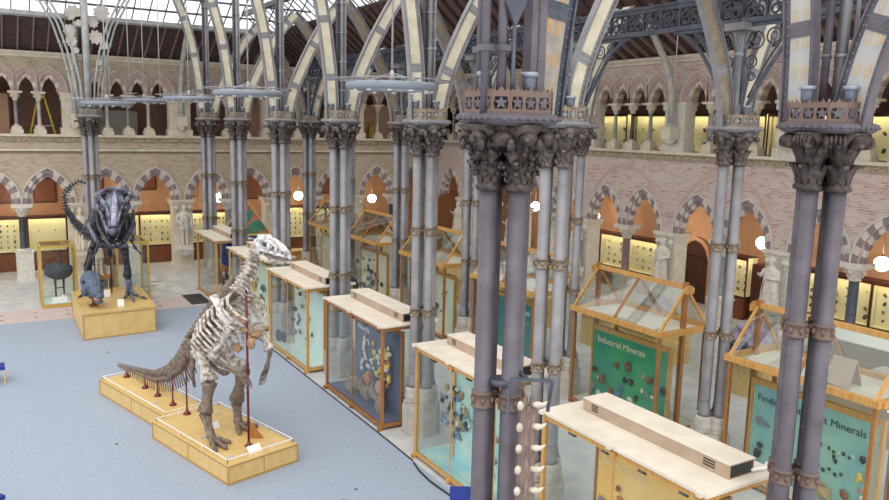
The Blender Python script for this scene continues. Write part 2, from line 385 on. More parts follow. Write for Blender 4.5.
    for i, s in enumerate(gsh):
        if nm == 'back' and i < 2: continue
        P = f(s, .22, 0)
        lab = 'slender gallery column of the %s wall, number %d from its %s end' % ('far' if nm == 'back' else 'right', i+1, 'left' if nm == 'back' else 'near')
        if g0 is None or (i % 4 in (0, 3)):
            pass
        t = thing('gallery_column', lab, 'column', P, PI/2 if nm == 'right' else 0, 'slender columns along the gallery parapet')
        mt = [marble_grey, marble_dark, marble_grey][i % 3] if nm == 'right' else [stone_grey, iron, stone_grey][i % 3]
        a = MB(); a.lathe([(.1, 6.68), (.075, 6.72), (.07, 7.68), (.085, 7.7)], n=10); a.build('shaft', mt, t)
        a = MB(); a.box(-.24, .24, -.2, .2, LEDGE+.05, 6.5); a.box(-.19, .19, -.16, .16, 6.5, 6.62); a.lathe([(.14, 6.62), (.1, 6.7)], n=10); a.build('base', stone, t)
        a = MB(); a.lathe([(.09, 7.68), (.12, 7.8), (.2, 7.96), (.24, 8.0)], n=8); a.box(-.27, .27, -.22, .22, 8.0, 8.08)
        for k in range(6): a.blob((.15*math.cos(k*PI/3), .15*math.sin(k*PI/3), 7.87), .05, nu=5, nv=4)
        a.build('capital', stone, t)
# corridors behind the arcades
m = MB()
m.box(-7.4, 26, 41.2, 41.4, 0, 5.6); m.box(25.6, 25.8, -1, 41.4, 0, 5.6)
struct(m.build('wall_corridor_lower', plaster))
m = MB(); m.box(-7.4, 26, YB+.6, 41.4, 5.5, 5.7); m.box(XR+.6, 25.8, -1, YB+.6, 5.5, 5.7); m.box(-7.4, 26, YB+.5, 41.4, 9.6, 9.75); m.box(XR+.5, 25.8, -1, YB+.5, 9.6, 9.75)
struct(m.build('ceiling_corridors', plaster_d))
m = MB(); m.box(-7.4, 26, 40.4, 40.6, 5.7, 9.6); m.box(25.4, 25.6, -1, 40.6, 5.7, 9.6)
struct(m.build('wall_corridor_upper', plaster_d))
m = MB(); m.box(-7.45, -7.4, YB, 41.4, 0, 9.7); m.box(21.7, 25.8, 4.7, 5.0, 0, 9.7); struct(m.build('wall_ends', plaster_d))
# ------------------------------------------------------------------ aisle roofs
m = MB()
def slope_box(m, f, u0, u1, w0, z0, w1, z1, th, mi):
    vs = [f(u, w_, z+d) for u in (u0, u1) for (w_, z) in ((w0, z0), (w1, z1)) for d in (0, th)]
    m.add(vs, [(0, 1, 3, 2), (4, 6, 7, 5), (0, 4, 5, 1), (2, 3, 7, 6), (0, 2, 6, 4), (1, 5, 7, 3)], mi)
slope_box(m, fB, -7.4, 21.7, .3, 9.62, -2.2, 10.95, .06, 0); slope_box(m, fR, 5, 37.2, .3, 9.62, -3.6, 11.75, .06, 0)
u = -7.2
while u < 21.6:
    slope_box(m, fB, u, u+.07, 0, 9.7, -2.2, 10.87, .06, 1); u += .55
u = 5.2
while u < 37: slope_box(m, fR, u, u+.10, 0, 9.66, -3.6, 11.62, .12, 1); u += .6
struct(m.build('ceiling_boards', [roofwood, roofrib]))
m = MB(); slope_box(m, fB, -7.4, 21.7, -2.2, 10.86, -2.34, 10.92, .16, 0); slope_box(m, fR, 5, 35, -3.6, 11.66, -3.74, 11.72, .16, 0)
struct(m.build('trim_14', iron_pale))
m = MB(); slope_box(m, fB, -7.4, 13, -2.35, 11.1, -6.5, 13.4, .01, 0); slope_box(m, fR, 5, 35, -3.75, 11.9, -7.0, 13.6, .01, 0)
struct(m.build('window_1', glass_roof))
t = MB()
u = -7.3
while u < 13: slope_box(t, fB, u, u+.04, -2.35, 11.06, -6.5, 13.36, .05, 0); u += .62
for k in range(5): slope_box(t, fB, -7.4, 13, -2.9-k*.8, 11.40+k*.443, -2.94-k*.8, 11.42+k*.443, .06, 0)
u = 5.1
while u < 35: slope_box(t, fR, u, u+.05, -3.75, 11.86, -7.0, 13.56, .05, 0); u += .6
struct(t.build('trim_15', iron_dark))
# inner aisle roof, rising from the girder line x = 13.05
def fI(u, w, z): return (13.05-w, u, z)
m = MB(); slope_box(m, fI, 5, 36, -.1, 9.86, 1.3, 11.05, .05, 0)
u = 5.1
while u < 36: slope_box(m, fI, u, u+.10, 0, 9.80, 1.3, 10.95, .09, 1); u += .55
struct(m.build('ceiling_inner_boards', [redwood, roofwood]))
m = MB(); 
u = 5.1
while u < 36: slope_box(m, fI, u, u+.05, 1.3, 10.95, 2.3, 11.8, .05, 0); u += .55
m.box(10.65, 10.85, 5, 36, 11.75, 11.95); struct(m.build('trim_16', iron_dark))
# ------------------------------------------------------------------ iron piers
SH = [(0, -.21), (-.21, 0), (.21, 0), (0, .21)]
Z0 = dict()
def curve(pts, n=26):     # interpolate (offset, z) table
    out = []; z0 = pts[0][1]; z1 = pts[-1][1]
    for i in range(n+1):
        t = i/n*(len(pts)-1); k = min(int(t), len(pts)-2); q = t-k
        P = [pts[max(k-1, 0)], pts[k], pts[k+1], pts[min(k+2, len(pts)-1)]]
        def cr(a, b, c, d): return .5*((2*b)+(-a+c)*q+(2*a-5*b+4*c-d)*q*q+(-a+3*b-3*c+d)*q**3)
        out.append((cr(*[p[0] for p in P]), cr(*[p[1] for p in P])))
    return out
NAVE = [(-.24, 7.14), (-.26, 7.7), (-.30, 8.3), (-.38, 9.0), (-.50, 9.8), (-.68, 10.6), (-.92, 11.4), (-1.3, 12.3), (-1.9, 13.3)]
AISLE = [(.26, 7.14), (.33, 7.6), (.46, 8.1), (.66, 8.6), (.95, 9.2), (1.28, 9.8), (1.62, 10.35), (1.97, 10.8), (2.3, 11.15)]
COURT = [(.40, 7.14), (.42, 7.7), (.46, 8.3), (.55, 9.0), (.75, 9.8), (1.05, 10.5)]
OUTER = [(.26, 7.14), (.34, 7.7), (.52, 8.4), (.85, 9.2), (1.3, 10.0), (1.9, 10.7), (2.7, 11.3), (3.4, 11.6)]
def rib_mesh(pts, sg=1, wd=.17, motif=2, base_i=0):
    c = curve(pts); m = MB(); N = len(c); nrm = []
    for i in range(N):
        a = c[max(i-1, 0)]; b = c[min(i+1, N-1)]; dx, dz = b[0]-a[0], b[1]-a[1]; l = math.hypot(dx, dz); nrm.append((-dz/l, dx/l))
    def strip(o0, o1, y0, y1, mi):
        vs = []
        for i in range(N):
            for o in (o0, o1):
                for y in (y0, y1): vs.append((sg*(c[i][0]+nrm[i][0]*o), y, c[i][1]+nrm[i][1]*o))
        fs = []
        for i in range(N-1):
            b = i*4; e = b+4
            fs += [(b, e, e+1, b+1), (b+2, b+3, e+3, e+2), (b, b+2, e+2, e), (b+1, e+1, e+3, b+3)]
        fs += [(0, 1, 3, 2), ((N-1)*4, (N-1)*4+2, (N-1)*4+3, (N-1)*4+1)]
        m.add(vs, fs, mi)
    strip(-wd, wd, -.015, .015, 0)
    for s in (-1, 1): strip(s*wd, s*(wd-.055), -.03, .03, 1); strip(s*(wd+.012), s*(wd-.012), -.07, .07, 1)
    L = 0; nxt = .05; nm = .25; ns = 1.1
    for i in range(N-1):
        (x0, z0), (x1, z1) = c[i], c[i+1]; d = math.hypot(x1-x0, z1-z0); nx, nz = nrm[i]
        while nxt < L+d:
            t = (nxt-L)/d; x = x0+(x1-x0)*t; z = z0+(z1-z0)*t
            for s in (-1, 1):
                for y in (-.036, .036): m.blob((sg*(x+nx*s*(wd-.03)), y, z+nz*s*(wd-.03)), .012, 3, 4, 3)
            nxt += .1
        while nm < L+d:
            t = (nm-L)/d; x = x0+(x1-x0)*t; z = z0+(z1-z0)*t; ux, uz = (x1-x0)/d, (z1-z0)/d
            for y in (-.0175, .0175):
                for s in (-1, 1):
                    P = []
                    for k in range(8):
                        a = 2*PI*k/8; P.append((x+nx*(s*.062+.045*math.cos(a))+ux*.085*math.sin(a), z+nz*(s*.062+.045*math.cos(a))+uz*.085*math.sin(a)))
                    m.add([(sg*p, y, q) for p, q in P], [tuple(range(8))], 2)
                    m.add([(sg*(x+nx*(s*.062+.016*math.cos(2*PI*k/6))+ux*.02*math.sin(2*PI*k/6)), y*1.1, z+nz*(s*.062+.016*math.cos(2*PI*k/6))+uz*.02*math.sin(2*PI*k/6)) for k in range(6)], [tuple(range(6))], 0)
            nm += .34
        while ns < L+d:
            t = (ns-L)/d; x = x0+(x1-x0)*t; z = z0+(z1-z0)*t; ux, uz = (x1-x0)/d, (z1-z0)/d
            P = [(x+nx*a*wd*.98+ux*b, z+nz*a*wd*.98+uz*b) for a, b in ((-1, -.09), (1, -.09), (1, .09), (-1, .09))]
            m.prism([(sg*p, q) for p, q in P], lambda p, q, s_: (p, .026 if s_ else -.026, q), 1)
            for a in (-.7, -.25, .25, .7):
                for b in (-.05, .05):
                    for y in (-.03, .03): m.blob((sg*(x+nx*a*wd+ux*b), y, z+nz*a*wd+uz*b), .011, 3, 4, 3)
            ns += 1.5
        L += d
    return m
def capital_mesh(kind):
    m = MB(); rnd = random.Random(kind)
    for (x, y) in SH:
        m.lathe([(.10, 6.36), (.14, 6.38), (.14, 6.42), (.105, 6.45), (.12, 6.7), (.17, 6.9), (.25, 7.04)], (x, y), 12)
        a0 = math.atan2(y, x)
        for k in range(7):
            a = a0+(k-3)*.75
            ca, sa = math.cos(a), math.sin(a); lw = .045
            for (zb, hh, out) in ((6.45, .24, .09), (6.62, .32, .17)):
                if zb > 6.5: ca, sa = math.cos(a+.37), math.sin(a+.37)
                px, py = -sa, ca
                prof = [(.11, zb, .5), (.125, zb+hh*.35, 1.2), (.13+out*.3, zb+hh*.7, 1.3), (.12+out*.8, zb+hh*.95, 1.0), (.12+out*1.2, zb+hh*.92, .7), (.12+out*1.2, zb+hh*.78, .4)]
                vs = []; 
                for r, z, w in prof:
                    for s in (-1, 0, 1): vs.append((x+ca*(r+(.012 if s == 0 else 0))+px*lw*w*s, y+sa*(r+(.012 if s == 0 else 0))+py*lw*w*s, z))
                fs = []
                for i in range(len(prof)-1):
                    for j in range(2): b = i*3+j; fs.append((b, b+1, b+4, b+3))
                m.add(vs, fs, 0, True)
                if kind == 0 and zb > 6.5: m.blob((x+ca*(.12+out*1.05), y+sa*(.12+out*1.05), zb+hh*.86), (.055, .055, .05), nu=6, nv=4)
                if kind == 2: m.blob((x+ca*(.11+out*.9), y+sa*(.11+out*.9), zb+hh*.7), (.03, .03, .03), nu=5, nv=4)
                if kind == 2: m.blob((x+ca*(.12+out*.5), y+sa*(.12+out*.5), zb+hh*.4), (.03, .03, .035), nu=5, nv=4)
    if kind == 1:       # large rolled scrolls under the slab
        for k in range(8):
            a = k*PI/4; r = .40
            for j in range(5):
                R = Matrix.Rotation(a, 3, 'Z') @ Matrix.Rotation((j-2)*.33, 3, 'X')
                m.blob((r*math.cos(a)-(j-2)*.045*math.sin(a), r*math.sin(a)+(j-2)*.045*math.cos(a), 6.95-abs(j-2)*.008), (.10, .03, .085), nu=8, nv=6, R=Matrix.Rotation(a, 3, 'Z'))
    elif kind == 2:
        for k in range(10):
            a = k*PI/5+.2; m.blob((.42*math.cos(a), .42*math.sin(a), 6.9), (.10, .10, .08), nu=8, nv=5, jit=.15)
            m.blob((.49*math.cos(a+.2), .49*math.sin(a+.2), 6.84), (.045, .045, .07), nu=6, nv=4)
            m.blob((.33*math.cos(a+.3), .33*math.sin(a+.3), 6.72), (.06, .06, .09), nu=6, nv=4, jit=.2)
    m.box(-.3, .3, -.3, .3, 6.98, 7.05)
    return m
def slab_mesh():
    m = MB(); h = .42; c = .14
    def oc(k): return [(h*k, -(h-c)*k), (h*k, (h-c)*k), ((h-c)*k, h*k), (-(h-c)*k, h*k), (-h*k, (h-c)*k), (-h*k, -(h-c)*k), (-(h-c)*k, -h*k), ((h-c)*k, -h*k)]
    lv = [(.9, 7.03), (1.0, 7.06), (1.06, 7.1), (1.06, 7.13), (.95, 7.15)]
    vs = []
    for k, z in lv: vs += [(x, y, z) for x, y in oc(k)]
    fs = [tuple(range(8))[::-1], tuple(32+i for i in range(8))]
    for i in range(4):
        for j in range(8): fs.append((i*8+j, i*8+(j+1) % 8, (i+1)*8+(j+1) % 8, (i+1)*8+j))
    m.add(vs, fs)
    P = oc(1.05)
    for j in range(8):      # scale edging
        a = Vector((*P[j], 0)); b = Vector((*P[(j+1) % 8], 0)); n = max(1, int((b-a).length/.085))
        for k in range(n):
            q = a.lerp(b, (k+.5)/n); m.blob((q.x, q.y, 7.095), (.035, .035, .022), 0, 6, 4)
    return m
def crown_mesh():
    m = MB(); h = .375; c = .13
    P = [(h, -(h-c)), (h, (h-c)), ((h-c), h), (-(h-c), h), (-h, (h-c)), (-h, -(h-c)), (-(h-c), -h), ((h-c), -h)]
    for j in range(8):
        a = Vector((*P[j], 0)); b = Vector((*P[(j+1) % 8], 0)); L = (b-a).length
        n = 3 if L > .4 else 1; d = (b-a)/L; nn = Vector((d.y, -d.x, 0))
        def pt(u, z, s): q = a+d*u; q = q+nn*(.006 if s else -.006); return (q.x, q.y, z)
        m.prism([(0, 7.15), (L, 7.15), (L, 7.19), (0, 7.19)], pt)
        st = L/n
        for k in range(n):
            u0 = k*st
            # leafy top edge
            top = [(u0, 7.31), (u0+st, 7.31), (u0+st, 7.36), (u0+st*.86, 7.385), (u0+st*.75, 7.36), (u0+st*.6, 7.385), (u0+st*.5, 7.41), (u0+st*.4, 7.385), (u0+st*.25, 7.36), (u0+st*.14, 7.385), (u0, 7.36)]
            m.prism(top, pt)
            m.prism([(u0, 7.19), (u0+st*.14, 7.19), (u0+st*.08, 7.25), (u0+st*.16, 7.31), (u0, 7.31)], pt)
            m.prism([(u0+st*.86, 7.19), (u0+st, 7.19), (u0+st, 7.31), (u0+st*.84, 7.31), (u0+st*.92, 7.25)], pt)
            # cinquefoil leaf hanging in the opening
            cx, cz = u0+st/2, 7.25
            star = []
            for q in range(10):
                r = .072 if q % 2 == 0 else .03; an = PI/2+q*PI/5; star.append((cx+r*math.cos(an)*min(1, st/.15), cz+r*math.sin(an)))
            m.prism(star, pt, 1)
    return m
def collar_mesh(z):
    m = MB()
    for (x, y) in SH:
        m.lathe([(.102, z-.09), (.122, z-.085), (.122, z-.065), (.112, z-.06), (.112, z+.06), (.122, z+.065), (.122, z+.085), (.102, z+.09)], (x, y), 14)
        for k in range(6):
            a = k*PI/3+math.atan2(y, x)
            m.blob((x+.116*math.cos(a), y+.116*math.sin(a), z), (.03, .03, .045), 0, 4, 3); m.blob((x+.13*math.cos(a), y+.13*math.sin(a), z), .014, 0, 5, 3)
    m.tube([(SH[0][0], SH[0][1], z), (0, 0, z)], .03, 6); m.tube([(SH[1][0], SH[1][1], z), (0, 0, z)], .03, 6); m.tube([(SH[2][0], SH[2][1], z), (0, 0, z)], .03, 6); m.tube([(SH[3][0], SH[3][1], z), (0, 0, z)], .03, 6)
    return m
def shaft_mesh(x, y):
    m = MB(); m.lathe([(.15, 1.12), (.12, 1.2), (.098, 1.4), (.094, 6.36)], (x, y), 16); m.lathe([(.105, 1.45), (.112, 1.47), (.105, 1.49)], (x, y), 14); return m
def base_mesh():
    m = MB(); 
    def octo(r, z0, z1): m.lathe([(r, z0), (r, z1)], (0, 0), 8, 0, False, PI/8)
    octo(.46, 0, .1); octo(.44, .1, .68); octo(.41, .68, .76)
    return m
def mould_mesh():
    m = MB()
    for (x, y) in SH: m.lathe([(.19, .76), (.2, .8), (.18, .84), (.2, .88), (.2, .92), (.17, .98), (.18, 1.03), (.17, 1.07), (.15, 1.12)], (x, y), 16)
    return m
def bundle_meshes(top=13.4):
    ms = []
    for (x, y, r) in ((.0, -.1, .05), (-.10, .02, .035), (.10, .02, .035), (.0, .1, .045), (0.06, -.19, .025)):
        m = MB(); m.tube([(x, y, 7.15), (x, y, top)], r, 8)
        z = 7.9
        while z < top:
            m.tube([(x, y, z-.02), (x, y, z+.02)], r*1.5, 6); z += .75
        ms.append(m)
    return ms
MESH = {}
def cached(k, fn, mats):
    if k not in MESH: MESH[k] = fn().mesh(k.split('|')[0], mats)
    return MESH[k]
def pc(name, me, parent, label=None, rz=0):
    o = bpy.data.objects.new(name, me); COL.objects.link(o); o.parent = parent; o.rotation_euler = (0, 0, rz)
    if label: o['label'] = label
    return o
def iron_pier(x, y, label, ribs, kind=0, near=False, collars=(2.87, 4.72), bundle=True):
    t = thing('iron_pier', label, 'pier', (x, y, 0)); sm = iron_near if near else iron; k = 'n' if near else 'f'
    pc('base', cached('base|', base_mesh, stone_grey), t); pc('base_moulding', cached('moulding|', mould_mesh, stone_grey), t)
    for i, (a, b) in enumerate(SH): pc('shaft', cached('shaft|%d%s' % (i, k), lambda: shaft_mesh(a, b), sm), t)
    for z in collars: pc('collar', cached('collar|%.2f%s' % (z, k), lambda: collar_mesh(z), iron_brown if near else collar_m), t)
    pc('capital', cached('capital|%d%s' % (kind, k), lambda: capital_mesh(kind), iron_cap_shade if near else iron_cap), t)
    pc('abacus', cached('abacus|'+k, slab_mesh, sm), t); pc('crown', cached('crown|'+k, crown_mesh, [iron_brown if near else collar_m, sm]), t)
    if bundle:
        for i, mm in enumerate(range(5)): pc('pipe', cached('pipe|%d' % i, lambda: bundle_meshes()[i], iron_near if i % 2 else iron), t)
    for r in ribs:
        pts, sg, var = {'nave': (NAVE, 1, 0), 'aisle': (AISLE, 1, 0), 'aisle_m': (AISLE, -1, 0), 'outer': (OUTER, 1, 0), 'court': (COURT, 1, 0)}[r[0]]
        var = r[1] if len(r) > 1 else 0; rz_ = r[2] if len(r) > 2 else 0
        mats = [[cream, iron, cream, iron_dark], [cream_b, iron_near, ochre_f, iron], [cream_b, iron_dark, ochre, iron]][var]
        if r[0] == 'aisle_m': mats = [rib_weather, iron, rib_weather, iron_dark]
        pc('arch_rib', cached('rib|%s%d' % (r[0], var), lambda: rib_mesh(pts, sg, .19 if var else .17), mats), t, None, rz_)
    return t
def floodlight(x, y, label, s=1):
    t = thing('floodlight', label, 'floodlight', (x, y, 7.15), 0)
    m = MB(); m.tube([(0, 0, .0), (0, 0, .24)], .02, 6); m.lathe([(.05, .22), (.065, .25), (.07, .36), (.06, .37)], n=12); m.build('body', iron_dark if s == 1 else MATF, t)
    m = MB(); m.lathe([(.075, .36), (.09, .375), (.09, .40), (.075, .41)], n=14); m.build('lens_cap', MATF2, t)
    return t
MATF = mat('flood_blue', (92, 100, 114), .4, .2); MATF2 = mat('flood_cap', (138, 148, 162), .4, .2)
rowY = [5.5, 10.4, 14.9, 19.62, 24.5, 29.3, 33.8]; rowO = [5.6, 10.5, 15.3, 20.06, 24.8, 29.5, 33.9]
fl = None
def crown_lights(x, y, desc):
    global fl
    az = math.atan2(x, y); rx_, ry_ = math.cos(az), -math.sin(az); cx_, cy_ = -math.sin(az), -math.cos(az)
    for k, (q, w) in enumerate(((-.24, 'left'), (.20, 'right'))):
        dx, dy = rx_*q+cx_*.2, ry_*q+cy_*.2
        lab = '%s floodlight on crown of %s' % (w, desc)
        if fl is None: fl = floodlight(x+dx, y+dy, lab, 0)
        else: dup(fl, (x+dx, y+dy, 7.15), 0, lab)
for i, y in enumerate(rowY):
    d = '%s pier from camera, row beside open court' % ORD[i]
    near = i == 0
    v = 1 if i == 0 else 0
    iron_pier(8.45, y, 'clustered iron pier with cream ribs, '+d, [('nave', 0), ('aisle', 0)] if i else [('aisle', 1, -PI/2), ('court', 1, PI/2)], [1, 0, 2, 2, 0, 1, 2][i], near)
    crown_lights(8.45, y, d)
for i, y in enumerate(rowO[1:]):
    d = '%s pier from camera, under pierced girder' % ORD[i]
    t = iron_pier(13.05, y, 'clustered grey iron pier, '+d, [('aisle_m',), ('outer',)], [0, 2, 0, 1, 0, 2][i], bundle=False)
    m = MB(); m.lathe([(.13, 7.14), (.13, 7.25), (.095, 7.3), (.09, 8.5), (.12, 8.52), (.12, 8.56), (.1, 8.6), (.13, 8.8), (.2, 9.0)], n=12); m.box(-.24, .24, -.24, .24, 9.0, 9.14)
    for k in range(10): a = k*PI/5; m.tube([(.1*math.cos(a), .1*math.sin(a), 8.6), (.15*math.cos(a), .15*math.sin(a), 8.8), (.23*math.cos(a), .23*math.sin(a), 8.96)], .015, 5)
    m.build('upper_column', iron, t)
    for s in (-1, 1):      # pierced spandrel brackets
        if i == 0 and s < 0: pass
        m = MB(); N = 12; arc = []; 
        for k in range(N+1):
            q_ = k/N; arc.append((.15+1.6*q_, 7.3+1.8*math.sin(q_*PI/2)**.9))
        m.tube([(0, s*u, z) for u, z in arc], .045, 6); m.tube([(0, s*(u*.93), z+.12) for u, z in arc[1:-1]], .02, 5)
        m.bar((0, s*.1, 9.1), (0, s*1.75, 9.1), .07, .06); m.bar((0, s*.1, 7.6), (0, s*.1, 9.1), .06, .06)
        for (cu, cz, rr) in ((.36, 8.80, .17), (.74, 8.86, .15), (.28, 8.40, .12), (1.08, 8.94, .1), (.3, 8.12, .08)):
            m.tube([(0, s*(cu+rr*math.cos(q*PI/5)), cz+rr*math.sin(q*PI/5)) for q in range(11)], .018, 5)
            for q in range(3): m.tube([(0, s*(cu+rr*.5*math.cos(q*2.09+w*PI/3)), cz+rr*.5*math.sin(q*2.09+w*PI/3)) for w in range(4)], .012, 4)
        m.build('spandrel_bracket', iron_dark, t)
    crown_lights(13.05, y, d)
# girder over the outer row, one length per bay
def girder_mesh(L):
    m = MB(); m.box(-.07, .07, 0, L, 9.14, 9.24); m.box(-.07, .07, 0, L, 9.62, 9.74); m.box(-.1, .1, 0, L, 9.70, 9.76)
    n = 9; st = L/n
    for k in range(n+1): m.box(-.04, .04, k*st-.02, k*st+.02, 9.2, 9.65)
    for k in range(n):
        c = (k+.5)*st
        for (du, dz, r) in ((0, 9.53, .085), (-.1, 9.36, .085), (.1, 9.36, .085)):
            m.tube([(0, c+du+r*math.cos(q*PI/5), dz+r*math.sin(q*PI/5)) for q in range(11)], .026, 5)
        m.tube([(0, c-st/2, 9.3), (0, c-st*.42, 9.5), (0, c, 9.64)], .03, 5); m.tube([(0, c+st/2, 9.3), (0, c+st*.42, 9.5), (0, c, 9.64)], .03, 5)
    return m
gm = None
for i in range(len(rowO)-1):
    y0, y1 = rowO[i], rowO[i+1]
    o = girder_mesh(y1-y0-.02).build('pierced_girder', iron_dark, None, (13.05, y0+.01, 0))
    tag(o, 'dark pierced iron girder on the outer piers, %s length from the camera' % ORD[i], 'girder', 'lengths of pierced iron girder')
# the pier nearest the camera
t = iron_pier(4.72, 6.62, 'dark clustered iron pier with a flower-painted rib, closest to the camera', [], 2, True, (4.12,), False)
pc('arch_rib', cached('rib|fg', lambda: rib_mesh([(.44, 7.14), (.48, 7.6), (.54, 8.1), (.62, 8.6), (.75, 9.2), (.95, 9.8)], 1, .21), [cream_n, iron_dark, ochre, iron]), t)
pos = [((-.38, -.12), .045, iron_near), ((-.24, -.2), .05, iron_near), ((-.12, -.02), .035, iron), ((-.3, .1), .04, iron_near)]
for (a, b), r, mt in pos:
    m = MB(); m.tube([(a, b, 7.15), (a*1.02, b, 9.2)], r, 10)
    for z in (7.75, 8.4): m.box(a-r*1.5, a+r*1.5, b-r*1.5, b+r*1.5, z, z+.06)
    m.build('pipe', mt, t)
m = MB(); m.box(.04, .22, -.3, -.16, 7.15, 9.2); m.box(.12, .135, -.31, -.15, 7.15, 9.2, 1); m.build('flat_post', [iron_near, iron_cap], t)
m = MB(); m.prism([(-.3, 8.6), (-.02, 8.6), (-.04, 8.2), (-.16, 7.98), (-.28, 8.2)], lambda a, b, s: (a, -.3+(.03 if s else 0), b)); m.tube([(-.16, -.28, 7.2), (-.16, -.28, 8.0)], .022, 8); m.build('hanging_plate', iron_dark, t)
crown_lights(4.72, 6.62, 'closest iron pier')
for o in (): pass
# far left pier in the back row
t = iron_pier(3.84, 33.9, 'slim grey iron pier behind the dark tyrannosaur skeleton', [], 0, False)
for sg in (-1, 1):
    for k in range(3):
        m = MB(); pts = [(sg*(.18+.12*k), -.1+.1*k, 7.15), (sg*(.26+.16*k), -.1+.1*k, 8.4), (sg*(.48+.17*k), -.1+.1*k, 9.6), (sg*(.78+.17*k), -.1+.1*k, 10.6), (sg*(1.5+.17*k), -.1+.1*k, 12)]
        m.tube(pts, .045, 6); 
        for q in (.5, 1.4, 2.3):
            i = int(q); a = Vector(pts[i]).lerp(Vector(pts[i+1]), q-i); m.blob(a, .07, 0, 6, 4)
        m.build('flared_pipe', iron_pale, t)
for (x, z, sz) in ((-.38, 11.0, .62), (.62, 11.1, .62), (-.55, 10.35, .45), (.38, 10.15, .55), (-.35, 9.6, .25), (.45, 9.2, .24), (-.5, 9.95, .42), (.66, 9.85, .32), (-.2, 10.7, .4), (.3, 10.7, .4)):
    P = [(x+sz*(.55 if q % 2 else .40)*math.cos(q*PI/9+.3), z+sz*(.55 if q % 2 else .40)*math.sin(q*PI/9+.3)) for q in range(18)]
    m = MB(); m.prism(P, lambda a, b, s_: (a, -.12+(.03 if s_ else 0), b)); m.build('leaf_ornament', stone_grey, t)
crown_lights(3.84, 33.9, 'slim pier behind the tyrannosaur')
m = MB(); m.tube([(3.84, 33.75, 7.2), (3.84, 33.75, 12.5)], .13, 12); tag(m.build('roof_post', iron_pale), 'thick pale iron post rising above the slim pier behind the tyrannosaur', 'post')
# flared pipes on the last court pier and wall brackets
mat_wr = mat('wall_rib', (188, 184, 170), .6, c2=(160, 164, 168), sc=3)
def bracket(x, y, label, dirv):
    t = thing('roof_bracket', label, 'bracket', (x, y, 0), 0, None); dx, dy = dirv
    m = MB(); m.box(-.22, .22, -.22, .22, 6.75, 7.2); m.blob((0, 0, 6.72), (.2, .2, .18), 0, 8, 5, jit=.15); m.build('corbel', stone, t)
    m = MB(); m.lathe([(.13, 7.2), (.13, 7.3), (.09, 7.34)], n=10)
    pts = [(0, 0, 7.2), (dx*.02, dy*.02, 8.2), (dx*.18, dy*.18, 8.9), (dx*.55, dy*.55, 9.6), (dx*1.1, dy*1.1, 10.3), (dx*1.9, dy*1.9, 11)]
    m.tube(pts, .12, 8); m.build('curved_rib', mat_wr, t)
    return t
for i, x in enumerate(BP[1:5]): bracket(x+.02, YB-.28, 'carved corbel and pale rib, %s gallery pier of the far wall from left' % ORD[i], (0, -1))
for i, y in enumerate(RP[:6]): bracket(XR-.28, y-.05, 'carved corbel and curved rib, %s right-wall gallery pier from the corner' % ORD[i], (-1, 0))
# ------------------------------------------------------------------ hanging ring lamps
ringm = mat('ring_blue', (136, 144, 156), .5, .1)
rg = None
RL = [(6.75, 13.25, 7.73, 1.0, 'nearest and largest ring lamp hanging over the court'), (5.93, 19.6, 7.72, 1.0, 'blue-grey ring lamp hanging second nearest, in front of the third and fourth arch ribs'),
      (6.2, 27.2, 7.74, .98, 'blue-grey ring lamp hanging before the far wall bracket'), (5.79, 33.0, 7.75, .98, 'small ring lamp hanging just right of the slim back pier'), (3.9, 29.2, 7.53, 1.0, 'ring lamp hanging over the tyrannosaur skull')]
def torus(m, R, r, z, n=40, k=6, mi=0, fl=1.0): m.tube([(R*math.cos(2*PI*i/n), R*math.sin(2*PI*i/n), z) for i in range(n+1)], r, k, mi, flat=fl)
for i, (x, y, z, s, lab) in enumerate(RL):
    if rg is None:
        rg = thing('ring_lamp', lab, 'lamp', (x, y, z), 0, None)
        m = MB(); b = []
        prof = [(.80, -.07), (.86, -.05), (.86, .05), (.80, .07), (.66, .07), (.64, .05), (.64, -.05), (.66, -.07)]
        n = 48
        vs = [(r*math.cos(2*PI*j/n), r*math.sin(2*PI*j/n), zz) for r, zz in prof for j in range(n)]
        fs = [(i2*n+j, i2*n+(j+1) % n, ((i2+1) % 8)*n+(j+1) % n, ((i2+1) % 8)*n+j) for i2 in range(8) for j in range(n)]
        m.add(vs, fs, 0, True); m.build('ring', ringm, rg)
        m = MB(); torus(m, 1.08, .014, .11); torus(m, .98, .012, .12)
        for q in range(8): a = q*PI/4; m.tube([(.7*math.cos(a), .7*math.sin(a), .07), (1.08*math.cos(a), 1.08*math.sin(a), .11)], .01, 4)
        m.build('rail', iron, rg)
        for q in range(12):
            a = q*PI/6; m = MB(); m.lathe([(.045, -.03), (.04, 0)], n=8); o = m.build('bulb_cap', white, rg, (.75*math.cos(a), .75*math.sin(a), -.075))
        m = MB(); m.tube([(0, 0, .1), (0, 0, 5)], .02, 6); m.lathe([(.03, .1), (.07, .16), (.03, .3)], n=8)
        for q in range(4): a = q*PI/2+.4; m.tube([(0, 0, .25), (.75*math.cos(a), .75*math.sin(a), .06)], .01, 4)
        m.build('hanging_rod', iron_pale, rg)
    else: dup(rg, (x, y, z), .3*i, lab, None, (s, s, s))
